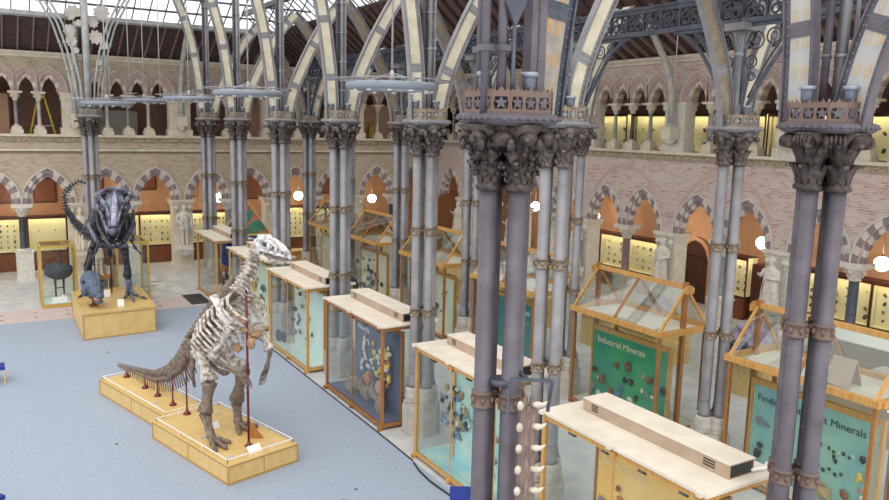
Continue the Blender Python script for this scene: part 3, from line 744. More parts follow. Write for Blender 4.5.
# thin hanging drop rods
m0 = None
for i, (x, y, z) in enumerate([(.32, 29.2, 7.9), (4.6, 28.9, 7.9), (5.55, 28.6, 7.7), (3.95, 28.8, 7.65), (17.4, 16.2, 7.2), (13.2, 7.9, 7.13)]):
    if m0 is None:
        m = MB(); m.tube([(0, 0, 0), (0, 0, 5)], .016, 6); m.tube([(-.12, 0, 0), (.25, 0, 0)], .012, 6); m0 = m.build('drop_rod', iron_pale); o = m0
    else: o = m0.copy(); COL.objects.link(o)
    o.location = (x, y, z)
    tag(o, ['thin white rod hanging before the left gallery columns', 'thin rod hanging just right of the slim back pier', 'thin pale rod hanging left of the third ring lamp', 'thin pale rod hanging right beside another one', 'thin white rod with crossbar hanging below the pierced girder', 'thin rod with hook hanging behind the nearest right pier'][i], 'rod')
# ------------------------------------------------------------------ display cases
def pane(m, x0, x1, y0, y1, z0, z1): m.box(x0, x1, y0, y1, z0, z1)
def text_obj(s, size, loc, material, parent, name='lettering'):
    c = bpy.data.curves.new(name, 'FONT'); c.body = s; c.size = size; c.extrude = .002; c.align_x = 'LEFT'
    o = bpy.data.objects.new(name, c); COL.objects.link(o); bpy.context.view_layer.update()
    me = bpy.data.meshes.new_from_object(o.evaluated_get(bpy.context.evaluated_depsgraph_get()))
    bpy.data.objects.remove(o); me.materials.clear(); me.materials.append(material)
    o = bpy.data.objects.new(name, me); COL.objects.link(o); o.parent = parent; o.location = loc
    o.rotation_euler = (PI/2, 0, -PI/2)     # faces -x, reads from +y to -y
    return o
def flat_case(x, y0, y1, label, board=None, H=2.5, D=1.4, wood=oak, box=True, frame_c=None, text=None, posts=1):
    L = y1-y0; t = thing('display_case', label, 'display case', (x, y0, 0)); b = .07
    m = MB()
    for (px, py) in ((0, 0), (D-b, 0), (0, L-b), (D-b, L-b)): m.box(px, px+b, py, py+b, .0, H-.05)
    e = .006
    for z0_, z1_ in ((.06, .14), (H-.14, H-.05)):
        m.box(e, b-e, b, L-b, z0_, z1_); m.box(D-b+e, D-e, b, L-b, z0_, z1_); m.box(b, D-b, e, b-e, z0_, z1_); m.box(b, D-b, L-b+e, L-e, z0_, z1_)
    m.box(-.04, 0, L*.5-.05, L*.5+.05, H-.16, H-.07); m.box(-.04, 0, L*.5-.05, L*.5+.05, .02, .10); m.box(e*2, .02, L*.5-.02, L*.5+.02, .14, H-.18)
    for yy in (-.02, L-.07): m.box(-.06, -.001, yy, yy+.09, 0, .09)
    m.build('frame', wood, t)
    m = MB(); m.box(-.03, D+.03, -.05, L+.05, H-.046, H)
    for yy in (0, L/2, L-.08): m.box(-.09, .02, yy, yy+.08, H-.04, H+.015); m.box(D-.02, D+.09, yy, yy+.08, H-.04, H+.015)
    m.build('top_panel', ply, t)
    if box:
        m = MB(); m.box(D*.42, D*.42+.5, .12, L-.3, H, H+.2); m.box(D*.42+.03, D*.42+.47, .115, .12, H+.02, H+.18, 1)
        for k in range(3): m.box(D*.42-.004, D*.42, .35, .55, H+.06+k*.04, H+.08+k*.04, 1); m.box(D*.42-.004, D*.42, L-.65, L-.5, H+.06+k*.04, H+.08+k*.04, 1)
        m.box(D*.42-.01, D*.42+.51, .11, L-.29, H+.2, H+.212, 2)
        m.build('ventilation_box', [ply_d, black, ply], t)
    for (a, nm) in (((.02, .028, b, L-b, .14, H-.18), 'glass_pane'), ((D-.028, D-.02, b, L-b, .14, H-.18), 'glass_pane'), ((b, D-b, .02, .028, .14, H-.18), 'glass_pane'), ((b, D-b, L-.028, L-.02, .14, H-.18), 'glass_pane')):
        m = MB(); m.box(*a); m.build(nm, glass, t)
    m = MB(); m.box(b, D-b, b, L-b, .10, .16); m.build('floor_tray', board or ply, t)
    if board:
        e0, e1 = .12, L-.75
        m = MB(); m.box(.56, .60, e0, e1, .16, H-.3); m.build('display_board', board, t)
        fc = frame_c or wood
        m = MB(); m.box(.54, .62, e0-.06, e0, .14, H-.22); m.box(.54, .62, e1, e1+.05, .14, H-.22); m.box(.54, .62, e0, e1, H-.30, H-.24); m.build('board_frame', fc, t)
        if text: text_obj(text[0], text[1], (.55, e1-text[3], H-text[4]), text[2], t)
    m = MB(); m.box(.2, .24, .2, L-.2, H-.2, H-.17); m.build('light_rail', dgrey, t)
    for k in range(4):
        yy = L*(.15+.23*k); m = MB(); m.box(-.05, .05, -.05, .05, -.13, -.02, R=Matrix.Rotation(.5, 3, 'Y')); m.tube([(0, 0, 0), (0, 0, -.04)], .015, 5); m.build('spotlight', MATF if board in B_ORANGE else dgrey, t, (.24, yy, H-.17))
    return t
bd = lambda n, c, c2: mat(n, c, .7, c2=c2, sc=1.2)
b_yel = bd('board_yellow', (240, 190, 96), (244, 210, 140)); b_cyan = bd('board_cyan', (146, 204, 220), (204, 228, 216)); b_slate = bd('board_slate', (92, 104, 130), (80, 92, 120))
b_mint = bd('board_mint', (218, 228, 220), (196, 222, 220)); b_green = bd('board_green', (44, 140, 126), (66, 164, 110)); b_teal = bd('board_teal', (124, 178, 188), (152, 196, 180))
b_cream = bd('board_cream', (240, 232, 204), (222, 222, 206)); b_dteal = bd('board_deep_teal', (44, 124, 132), (64, 140, 142)); b_aqua = bd('board_aqua', (206, 222, 212), (226, 226, 200))
B_ORANGE = (b_yel,)
tx_cream = mat('text_cream', (238, 228, 190), .6); tx_dark = mat('text_dark', (50, 62, 60), .6); tx_white = mat('text_white', (240, 240, 240), .6)
X1 = 7.62
cA = flat_case(X1, 6.12, 9.42, 'long flat-topped oak case with amber yellow board, closest to the camera', b_yel, text=('Biominerals', .2, mat('text_faint', (250, 228, 176), .6), .12, .66), frame_c=oak_d)
cB = flat_case(X1, 10.82, 13.72, 'flat-topped case with pale cyan board and round mineral cluster, behind the closest pier', b_cyan, wood=oak)
cC = flat_case(X1, 15.3, 18.66, 'flat-topped display case with a slate blue board headed Minerals', b_slate, wood=oak_d, text=('Minerals', .2, tx_white, .1, .68))
cD = flat_case(X1, 20.02, 23.3, 'flat-topped display case with a pale mint board of dark specimens, right of the upright skeleton', b_mint, wood=oak)
cE = flat_case(X1, 24.95, 27.9, 'flat-topped display case directly behind the skull of the upright skeleton', b_aqua, wood=oak)
cF = flat_case(X1, 29.72, 32.7, 'farthest flat-topped display case beside the dark floor grille', None, wood=oak)
def gable_case(x, y0, y1, label, board, text=None, D=1.55, H=2.45, R=3.52, ts=None):
    L = y1-y0; t = thing('gabled_case', label, 'display case', (x, y0, 0)); b = .07; wd = oak
    m = MB()
    for (px, py) in ((0, 0), (D-b, 0), (0, L-b), (D-b, L-b)): m.box(px, px+b, py, py+b, 0, H)
    m.box(D/2-.05, D/2+.05, 0, .1, 0, R+.12); m.box(D/2-.05, D/2+.05, L-.1, L, 0, R+.12)
    e = .006; m.box(e, b-e, b, L-b, .06, .14); m.box(D-b+e, D-e, b, L-b, .06, .14); m.box(b, D/2-.05, e, b-e, .06, .14); m.box(D/2+.05, D-b, e, b-e, .06, .14)
    m.build('frame', oak_d, t)
    m = MB(); m.box(-.06, .04, -.06, L+.06, H+.001, H+.13); m.box(D-.04, D+.06, -.06, L+.06, H+.001, H+.13); m.box(.04, D-.04, -.11, .03, H+.001, H+.12); m.box(.04, D-.04, L-.03, L+.11, H+.001, H+.12)
    m.box(-.03, .04, L/2-.04, L/2+.04, H-.1, H)
    m.build('eaves_frame', oak, t)
    m = MB(); m.box(D/2-.045, D/2+.045, -.12, L+.12, R-.05, R+.06); m.box(D/2-.12, D/2+.12, -.1, -.02, R-.12, R+.02); m.box(D/2-.12, D/2+.12, L+.02, L+.1, R-.12, R+.02); m.build('ridge_beam', oak, t)
    for yy in (.03, L/2, L-.03):
        for s in (0, 1):
            m = MB(); m.bar((D*s, yy, H+.1), (D/2, yy, R), .055, .06); m.build('rafter', oak_d if yy == L/2 else oak, t)
    th = .008; 
    for s in (0, 1):
        m = MB(); e = Vector((D*s, 0, H+.13)); r = Vector((D/2, 0, R)); o = Vector(((-1 if s == 0 else 1)*th, 0, th))
        vs = []
        for yy in (.05, L-.05):
            for pnt in (e, r, e+o, r+o): vs.append((pnt.x, yy, pnt.z))
        m.add(vs, [(0, 1, 3, 2), (4, 6, 7, 5), (0, 4, 5, 1), (2, 3, 7, 6), (0, 2, 6, 4), (1, 5, 7, 3)]); m.build('glass_slope', glass_top, t)
    m = MB(); m.box(.04, D-.04, .04, L-.04, H+.0, H+.03); m.build('case_ceiling', ply, t)
    for a in ((.02, .028, b, L-b, .14, H), (D-.028, D-.02, b, L-b, .14, H), (b, D/2-.05, .02, .028, .14, H), (D/2+.05, D-b, .02, .028, .14, H)):
        m = MB(); m.box(*a); m.build('glass_pane', glass, t)
    m = MB(); m.box(b, D-b, b, L-b, .10, .16); m.build('floor_tray', ply, t)
    e0, e1 = .15, L-.3
    m = MB(); m.box(.50, .54, e0, e1, .16, 2.0); m.build('display_board', board, t)
    m = MB(); m.box(.47, .57, e0-.07, e0, .14, 2.1); m.box(.47, .57, e1, e1+.06, .14, 2.1); m.box(.47, .57, e0, e1, 1.98, 2.1); m.build('board_frame', oak, t)
    if text: text_obj(text, ts[0], (.49, e1-ts[2], ts[3]), ts[1], t)
    return t
GX = 12.85
gH = gable_case(GX, 6.95, 10.02, 'nearest gabled glass case, its teal board headed Finding Out about Minerals', b_teal, 'Finding Out about Minerals', ts=(.207, tx_dark, .1, 1.66))
gG = gable_case(GX, 11.88, 14.86, 'gabled glass case with a green board headed Industrial Minerals', b_green, 'Industrial Minerals', ts=(.225, tx_cream, .15, 1.68))
gI = gable_case(GX, 16.5, 19.6, 'gabled glass case with deep teal Metallic Ores board, behind the closest pier', b_dteal, 'Metallic Ores', ts=(.22, tx_white, .8, 1.66))
gJ = gable_case(GX, 21.3, 24.36, 'gabled glass case with pale board and turquoise specimens, fourth from the camera', b_aqua)
gK = gable_case(GX, 26.3, 29.05, 'gabled glass case with a cream board of dark blue specimens, second from the far end', b_cream)
gL = gable_case(GX, 30.6, 33.4, 'farthest gabled glass case, below the far wall globe lamps', b_cream)
# specimens
SP = {}
def rock_mesh(seed, r, kinds):
    rn = random.Random(seed); m = MB()
    st = random.getstate(); random.seed(seed)
    n = rn.randint(2, 4)
    for k in range(n): m.blob((rn.uniform(-.3, .3)*r, rn.uniform(-.5, .5)*r, rn.uniform(-.5, .5)*r), (r*rn.uniform(.4, .7), r*rn.uniform(.5, .9), r*rn.uniform(.5, .9)), rn.randrange(len(kinds)) if k else 0, 7, 5, jit=.25, sm=False)
    random.setstate(st)
    return m.mesh('specimen', kinds)
cols = {k: mat('spec_'+k, c, .6, c2=d, sc=20) for k, c, d in (('white', (236, 232, 222), (206, 200, 190)), ('brown', (150, 90, 60), (110, 66, 48)), ('dark', (52, 58, 72), (38, 40, 50)), ('blue', (70, 96, 150), (110, 130, 180)),
        ('yellow', (222, 206, 70), (226, 184, 80)), ('orange', (206, 134, 62), (170, 100, 50)), ('grey', (150, 152, 158), (108, 112, 122)), ('tan', (196, 170, 130), (160, 132, 98)), ('coral', (168, 146, 122), (118, 100, 84)), ('teal', (70, 132, 136), (40, 96, 110)), ('pink', (200, 160, 150), (170, 120, 116)))}
def specimens(x, lst, label, group, name='mineral_specimen', cat='specimen', base=0.):
    for i, (y, z, r, k) in enumerate(lst):
        key = (k, i % 5)
        if key not in SP: SP[key] = rock_mesh(hash(k) % 1000 if False else sum(map(ord, k))+i % 5, 1.0, [cols[k]])
        o = bpy.data.objects.new(name, SP[key]); COL.objects.link(o); o.location = (x-r*.55, y, z); o.scale = (r*.8, r, r); o.rotation_euler = (random.uniform(-.5, .5), 0, 0)
        tag(o, label, cat, group)
rr = random.Random(5); U = rr.uniform
# Industrial minerals: colours and places read off the board
specimens(GX+.5, [(14.45, .95, .09, 'dark'), (14.3, .75, .05, 'white'), (14.1, .78, .12, 'brown'), (14.45, .45, .09, 'grey'), (14.2, .3, .12, 'white')], 'mineral specimen at the left of the green board', 'specimens at the left of the green board')
specimens(GX+.5, [(13.65, 1.22, .10, 'brown'), (13.25, 1.35, .11, 'brown'), (12.75, 1.22, .07, 'pink'), (12.55, 1.2, .11, 'brown'), (12.1, 1.05, .1, 'dark')], 'reddish brown rock in the top row of the green board', 'red rocks of the green board')
specimens(GX+.5, [(13.35, .98, .09, 'dark'), (13.15, .95, .08, 'dark'), (13.45, .75, .09, 'blue'), (13.5, .55, .10, 'blue'), (13.8, .55, .08, 'brown'), (12.75, .85, .08, 'white'), (12.6, .8, .08, 'grey'), (12.45, .8, .06, 'white'), (13.1, .5, .09, 'white'), (12.95, .6, .08, 'dark'), (13.25, .35, .08, 'tan'), (12.95, .3, .10, 'white'), (12.75, .32, .10, 'grey'), (12.1, .3, .16, 'white'), (11.98, .9, .08, 'pink')], 'mineral specimen in the lower middle of the green board', 'lower specimens of the green board')
specimens(GX+.5, [(9.5, 1.25, .09, 'grey'), (9.35, 1.2, .07, 'grey'), (9.45, .75, .08, 'dark'), (9.5, .55, .1, 'dark')]+[(8.35-.09*k+U(-.02, .02), 1.22+U(-.04, .03), .035, 'dark' if k % 3 else 'white') for k in range(10)], 'small dark specimen in the upper row of the teal Finding Out board', 'upper row of the teal board')
specimens(GX+.5, [(8.2-.12*k, .8+U(-.05, .05), .04, 'dark') for k in range(5)]+[(8.0, .35, .13, 'tan'), (8.1, .45, .08, 'orange'), (7.6, .5, .09, 'brown'), (7.35, 1.25, .07, 'dark'), (7.35, .95, .07, 'yellow'), (7.4, .85, .05, 'yellow'), (7.3, .7, .06, 'pink'), (7.3, .55, .07, 'white'), (7.9, 1.1, .04, 'dark'), (7.85, 1.02, .05, 'dark')], 'specimen in the lower half of the teal Finding Out board', 'lower specimens of the teal board')
specimens(GX+.5, [(U(16.9, 19.3), U(.3, 1.5), U(.05, .11), rr.choice(['brown', 'blue', 'dark', 'tan'])) for k in range(10)], 'rock specimen on the deep teal Metallic Ores board', 'ores on the deep teal board')
specimens(GX+.5, [(U(21.8, 24.3), U(.25, 1.6), U(.05, .13), rr.choice(['teal', 'dark', 'white', 'teal', 'blue'])) for k in range(26)], 'turquoise and dark specimen in the fourth gabled case', 'turquoise specimens in the fourth gabled case')
specimens(GX+.5, [(U(26.8, 29.4), .2+1.5*U(0, 1)**1.5, U(.05, .13), rr.choice(['dark', 'dark', 'dark', 'blue', 'grey', 'white'])) for k in range(40)], 'dark blue specimen on the cream board of the second farthest gabled case', 'dark specimens on the cream board')
specimens(X1+.55, [(17.3+U(-.35, .35)*k/20, 1.75-.065*k+U(-.04, .04), U(.05, .09), 'white') for k in range(22)]+[(16.75+U(-.45, .4), 1.65-.045*k, U(.05, .09), 'white' if k % 4 else 'yellow') for k in range(24)], 'white clumped specimen on the slate blue Minerals board', 'white specimens of the slate board')
specimens(X1+.5, [(16.0+U(-.2, .2), 1.75-.06*k, U(.06, .09), rr.choice(['orange', 'yellow', 'white'])) for k in range(16)], 'orange and cream specimen at the right end of the slate blue Minerals board', 'orange specimens of the slate board')
specimens(X1+.42, [(17.3+U(-.5, .5), .32+U(0, .25), U(.12, .2), 'coral') for k in range(7)]+[(16.4+U(-.5, .4), .35+U(0, .3), U(.12, .2), 'coral') for k in range(6)], 'brown coral lump on the floor of the slate blue Minerals case', 'coral lumps in the Minerals case', 'coral_lump', 'coral')
specimens(X1+.45, [(16.7, .85, .2, 'orange'), (16.0, .8, .2, 'pink')], 'large orange specimen low in the slate blue Minerals case', 'large orange specimens')
specimens(X1+.55, [(U(20.9, 22.8), U(.5, 2.0), U(.05, .10), rr.choice(['dark', 'dark', 'brown', 'grey', 'tan'])) for k in range(18)], 'dark specimen pinned to the pale mint board', 'specimens of the mint board')
specimens(X1+.4, [(23.2, .35, .22, 'dark'), (22.9, .3, .15, 'dark')], 'dark animal-like specimen on the floor of the pale mint case', 'dark floor specimens')
cl = []
while len(cl) < 64:
    a, b = U(-1, 1), U(-1, 1)
    if a*a+b*b < 1: cl.append((12.95+a*.62, 1.15+b*.55, U(.045, .08), rr.choice(['dark', 'grey', 'blue', 'white', 'grey', 'tan'])))
specimens(X1+.55, cl, 'tiny grey and blue specimen in the round cluster on the pale cyan board', 'round cluster on the cyan board')
specimens(X1+.55, [(U(11.1, 11.9), U(.3, 1.7), U(.04, .07), rr.choice(['dark', 'grey', 'tan'])) for k in range(14)], 'small specimen at the right end of the pale cyan board', 'right end of the cyan board')
specimens(X1+.55, [(8.15, 1.55, .06, 'brown'), (8.1, 1.4, .06, 'orange'), (8.5, 1.2, .09, 'grey'), (7.55, 1.3, .06, 'dark'), (7.35, 1.2, .09, 'orange'), (7.0, 1.3, .07, 'brown'), (6.8, 1.0, .1, 'tan'), (7.6, .9, .1, 'dark')], 'small specimen on the amber yellow board', 'specimens of the yellow board')
specimens(X1+.55, [(U(25.4, 27.4), U(.4, 1.9), U(.07, .14), rr.choice(['dark', 'teal', 'grey'])) for k in range(14)], 'dark specimen in the case behind the upright skeleton head', 'specimens behind the skeleton head')
specimens(X1+.6, [(U(30.0, 30.9), U(.3, 1.9), U(.1, .2), rr.choice(['orange', 'brown', 'dark'])) for k in range(7)], 'brown and orange specimen in the farthest flat-topped case', 'brown specimens in the farthest flat case')
# things on and in the case tops
m = MB(); m.tube([(0, 0, 0), (.05, -.12, .02), (.25, -.16, .02), (.4, -.08, .02)], .025, 6); tag(m.build('cable', white, None, (X1+1.0, 6.35, 2.53)), 'white looped cable on top of the closest flat case', 'cable')
for (x, y, s, lab) in ((13.2, 7.9, 1, 'small folded wooden tent card lying in the near gabled case'),):
    t = thing('folded_card', lab, 'card', (x, y, 2.5))
    m = MB(); m.bar((0, 0, 0), (.18, 0, .5), .45, .02, upv=(1, 0, 0)); m.build('front_flap', ply_d, t); m = MB(); m.bar((.4, 0, 0), (.2, 0, .5), .45, .02, upv=(1, 0, 0)); m.build('back_flap', ply_d, t)
# ------------------------------------------------------------------ wall cabinets, lit
cab_n = 0
labs = []
cream_panel = mat('cabinet_back', (246, 236, 196), .7)
def cabinet(f, u0, u1, z0, z1, w, nm, label, rows=4, ncol=6, group=None, low=True):
    t = thing('wall_cabinet', label, 'cabinet', f(0, 0, 0) if False else (0, 0, 0), 0, group)
    # empty at its base centre, parts in world offset
    c = Vector(f((u0+u1)/2, w, 0)); t.location = c
    def B(m, a0, a1, b0, b1, c0, c1, mi=0):
        vs = [Vector(f(u, w_, z))-c for u in (a0, a1) for w_ in (b0, b1) for z in (c0, c1)]
        m.add(vs, [(0, 1, 3, 2), (4, 6, 7, 5), (0, 4, 5, 1), (2, 3, 7, 6), (0, 2, 6, 4), (1, 5, 7, 3)], mi)
    m = MB(); B(m, u0-.01, u0+.03, w, w+.05, z0, z1); B(m, u1-.03, u1+.01, w, w+.05, z0, z1); B(m, u0, u1, w, w+.04, z1-.12, z1-.002); B(m, u0, u1, w+.04, w+.6, z1-.03, z1); B(m, u0, u1, w, w+.6, z0-.05, z0+.03); m.build('carcass', dwood, t)
    m = MB(); B(m, u0, u1, w+.34, w+.6, z0+.03, z1-.03); B(m, u0, u1, w+.05, w+.34, z0+.03, z0+.05); m.build('back_panel', cream_panel, t)
    if low: m = MB(); B(m, u0, u1, w-.05, w+.6, .0, z0-.05); B(m, u0+.08, u1-.08, w-.07, w-.05, .15, z0-.2, 0); m.build('lower_cupboard', mwood, t)
    m = MB(); B(m, u0+.04, u1-.04, w+.05, w+.08, z1-.08, z1-.06); m.build('light_strip', striplight, t)
    m = MB(); B(m, u0+.05, u1-.05, w+.01, w+.016, z0+.03, z1-.14); m.build('glass_pane', glass, t)
    k = 0
    for r in range(rows):
        for q in range(ncol):
            if rr.random() < .12 or nm == 'x': continue
            z = z0+.16+(z1-z0-.42)*(r+.3)/rows; u = u0+.12+(u1-u0-.24)*(q+.5)/ncol
            key = ('cab', (r*7+q) % 6)
            if key not in SP: SP[key] = rock_mesh(40+key[1], 1.0, [cols[['dark', 'brown', 'grey', 'tan', 'dark', 'coral'][key[1]]]])
            o = bpy.data.objects.new('fossil_specimen', SP[key]); COL.objects.link(o); s = U(.035, .075)*(1.25 if r == 0 else 1)
            o.location = f(u, w+.3, z); o.scale = (s*.9, s*.9, s); tag(o, 'small fossil in '+label, 'specimen', 'fossils in '+label)
    return t
for i in range(8):
    u0 = -1.5+i*1.62
    cabinet(fB, u0, u0+1.6, .85, 2.5, 2.75, 'b', 'lit wall cabinet in the far arcade, %s from the left' % ORD[i], [5, 5, 2, 3, 3, 4, 4, 5][i], [6, 5, 2, 5, 2, 5, 5, 6][i])
cabinet(fB, 13.6, 15.2, .85, 2.6, 2.75, 'b', 'lit tall far arcade cabinet behind a gabled roof', 5, 5)
cabinet(fB, 15.3, 18.6, .85, 2.5, 2.75, 'b', 'lit wide far arcade cabinet under the rightmost far globe', 3, 6)
for i, (a, b) in enumerate([(12.0, 13.9), (13.92, 15.9), (15.92, 17.0), (18.7, 20.1), (23.2, 25.0), (25.02, 26.8), (26.82, 28.6), (8.0, 11.98)]):
    cabinet(fR, a, b, .85, 2.4, 2.9, 'r', 'lit right arcade cabinet %s' % ['left of the nearest globe lamp', 'behind the pair of nearest right shafts', 'behind the standing robed statue near the right', 'just right of the arched dark door', 'left of the long-coated statue', 'behind the mauve arcade shaft', 'left of the mauve arcade shaft', 'at the right edge of the picture'][i], 4, [5, 5, 3, 4, 4, 4, 4, 2][i])
m = MB(); m.box(-.55, 0, -.04, 1.3, 0, 2.2); tag(m.build('dark_cupboard', dwood, None, (25.2, 17.2, 0)), 'tall dark wooden cupboard right of the narrow lit cabinet', 'cupboard')
m = MB()
P = [(-.7, 0), (.7, 0), (.7, 1.8), (.55, 2.25), (.3, 2.5), (0, 2.6), (-.3, 2.5), (-.55, 2.25), (-.7, 1.8)]
m.prism(P, lambda a, b, s: (25.55 if s else 25.45, 21.9+a, b)); d = struct(m.build('door_1', dwood))
m = MB(); 
for z in (.6, 1.9): m.box(25.42, 25.45, 21.3, 22.3, z, z+.06)
struct(m.build('door_hinges', black, d))
m = MB(); P2 = [(a*1.2, b*1.06) for a, b in P]
for i in range(1, len(P)-1+1):
    a, b = P[i], P[(i+1) % len(P)]; c_, d_ = P2[i], P2[(i+1) % len(P)]
    if i < len(P): m.prism([a, c_, d_, b] if i < len(P)-0 else [], lambda p, q, s: (25.6 if s else 25.4, 21.9+p, q))
struct(m.build('trim_17', plaster))
# dark panels and pictures on corridor walls
pn = []
for i, (x, w_, z0, z1) in enumerate([(.6, 1.4, 3.0, 4.3), (2.6, 1.0, 3.0, 4.2), (4.6, 1.2, 3.0, 4.6), (7.2, .9, 3.5, 4.3), (9.3, .9, 3.1, 4.6), (13.0, 1.6, 2.9, 4.6), (16.6, 1.0, 3.1, 4.6)]):
    m = MB(); m.box(-w_/2, w_/2, -.06, 0, 0, z1-z0); m.box(-w_/2+.08, w_/2-.08, -.08, -.06, .08, z1-z0-.08, 1); o = m.build('wall_panel', [dwood, mwood], None, (x, 41.18, z0))
    tag(o, '%s dark wooden panel from the left on the orange far arcade wall' % ORD[i], 'panel')
for i, (y, z0) in enumerate([(9.6, 3.5), (13.0, 3.5), (17.7, 3.5), (25.9, 3.5)]):
    t = thing('mounted_fish', 'dark mounted fish high on the right arcade wall, %s from camera' % ORD[i], 'specimen', (24.6, y, z0+.5))
    m = MB(); m.tube([(0, -.9, .25), (0, -.4, .1), (0, 0, 0), (0, .4, .12), (0, .7, .4)], [.03, .12, .2, .12, .03], 8, flat=.7); m.build('body', dgrey, t)
    m = MB(); m.prism([(-.9, .2), (-1.15, .5), (-1.1, .05)], lambda a, b, s: (.02 if s else -.02, a, b)); m.prism([(-.1, .1), (.1, .1), (0, .42)], lambda a, b, s: (.02 if s else -.02, a, b)); m.build('fin', dgrey, t)
    m = MB(); m.tube([(0, 0, 0), (0, 0, 1.5)], .01, 4); m.build('wire', dgrey, t)
# globes
gl = None
globes = [(6.05, 39.4, 3.2, 'glowing white globe lamp in the far arcade seen through the tyrannosaur skull'), (10.35, 39.4, 3.2, 'glowing globe lamp in the far arcade just right of the statue pier'), (14.55, 39.4, 3.2, 'glowing globe lamp in the far arcade behind the middle piers'), (18.8, 39.2, 2.95, 'glowing globe lamp in the far arcade above the gabled cases'),
          (24.0, 22.2, 3.15, 'globe lamp half hidden beside the long-coated statue'), (24.0, 17.66, 3.15, 'glowing globe lamp in the right arcade above the dark cupboard'), (24.0, 13.34, 3.1, 'glowing globe lamp at the right edge of the picture'), (24.0, 26.6, 3.15, 'glowing globe lamp deep in the right arcade'), (24.0, 31, 3.15, 'glowing globe lamp farthest in the right arcade'), (1.6, 39.4, 3.2, 'glowing globe lamp in the far arcade behind the left pier'), (-2.8, 39.4, 3.2, 'added globe lamp in the far arcade beyond the left edge'), (24.0, 9.0, 3.1, 'added globe lamp beyond the right edge of the picture')]  # globes beyond the frame edges are unseen extras added for corridor light
for x, y, z, lab in globes:
    if gl is None:
        gl = thing('globe_lamp', lab, 'lamp', (x, y, z)); m = MB(); m.blob((0, 0, 0), .23, 0, 20, 12); m.build('globe', lampm, gl)
        m = MB(); m.tube([(0, 0, .2), (0, 0, 2.3)], .015, 6); m.lathe([(.07, .2), (.05, .27), (.02, .3)], n=10); m.build('stem', collar_m, gl)
    else: dup(gl, (x, y, z), 0, lab)
# ------------------------------------------------------------------ upper corridor contents
for i, (a, b) in enumerate([(24.9, 26.9), (22.6, 24.6), (20.5, 22.5), (18.0, 20.2), (15.8, 17.9), (13.4, 15.7), (10.6, 13.3)]):
    cabinet(fR, a, b, LEDGE, 7.75, 2.3, 'u', 'yellow-lit cabinet in the upper right gallery, %s from the far end' % ORD[i], 2, 3, low=False)
m = MB(); m.box(-7.4, 26, YB+.5, 40.4, 5.69, 5.75); m.box(XR+.5, 25.4, 4.8, YB+.5, 5.69, 5.75); struct(m.build('floor_gallery', mwood))
peach_m = mat('panel_peach', (236, 190, 156), .8)  # plain peach colour of the gallery screens
for i, (x0, x1, z0, z1, mt, lab) in enumerate([(-1.2, 1.25, 6.0, 8.0, peach_m, 'peach coloured display screen in the upper far gallery at the left edge'), (12.0, 13.2, 6.0, 8.3, peach_m, 'peach coloured screen in the upper far gallery beside a yellow notice'), (17.2, 20.6, 6.0, 8.1, peach_m, 'peach screen in the upper far gallery between two dark door frames'), (4.9, 6.6, 6.0, 7.4, stone_grey, 'grey glazed screen in the upper far gallery')]):
    m = MB(); m.box(x0, x1, 0, .08, z0, z1); m.box(x0-.06, x0, -.02, .1, z0, z1, 1); m.box(x1, x1+.06, -.02, .1, z0, z1, 1); m.box(x0-.06, x1+.06, -.02, .1, z1, z1+.08, 1); m.box(x0, x1, -.02, .1, 5.76, z0+.1, 1)
    tag(m.build('display_screen', [mt, mwood], None, (0, 39.6, 0)), lab, 'screen')
t = thing('step_ladder', 'yellow step ladder standing open in the upper far gallery', 'ladder', (2.5, 38.8, 5.75))
for s, w in ((-1, 'front'), (1, 'back')):
    for k in (-.18, .18): m = MB(); m.bar((s*.62, k, 0), (s*.1, k*.7, 2.25), .07, .05); m.build('leg', yel, t)
m = MB(); m.bar((-.4, 0, .9), (.4, 0, .9), .03, .03); m.build('spreader', white, t)
m = MB(); m.box(-.14, .14, -.2, .2, 2.2, 2.3); m.build('top_cap', yel, t)
m = MB()
for k in range(6): z = .3+k*.33; xx = .62-(.52*z/2.25); m.box(xx-.05, xx+.05, -.17, .17, z, z+.04)
m.build('rungs', yel, t)
m = MB(); m.box(-.25, .25, 0, .06, 0, .5); tag(m.build('notice_board', yel, None, (13.25, 38.2, LEDGE+.02)), 'small yellow notice standing on the far gallery parapet', 'notice')
m = MB(); m.box(-.15, .15, -.1, .1, 0, .9); m.blob((0, 0, 1.05), (.12, .12, .14)); tag(m.build('gallery_ornament', cols['yellow'], None, (18.7, 39.2, 6.0)), 'small yellow object behind a far gallery column near the corner', 'ornament')
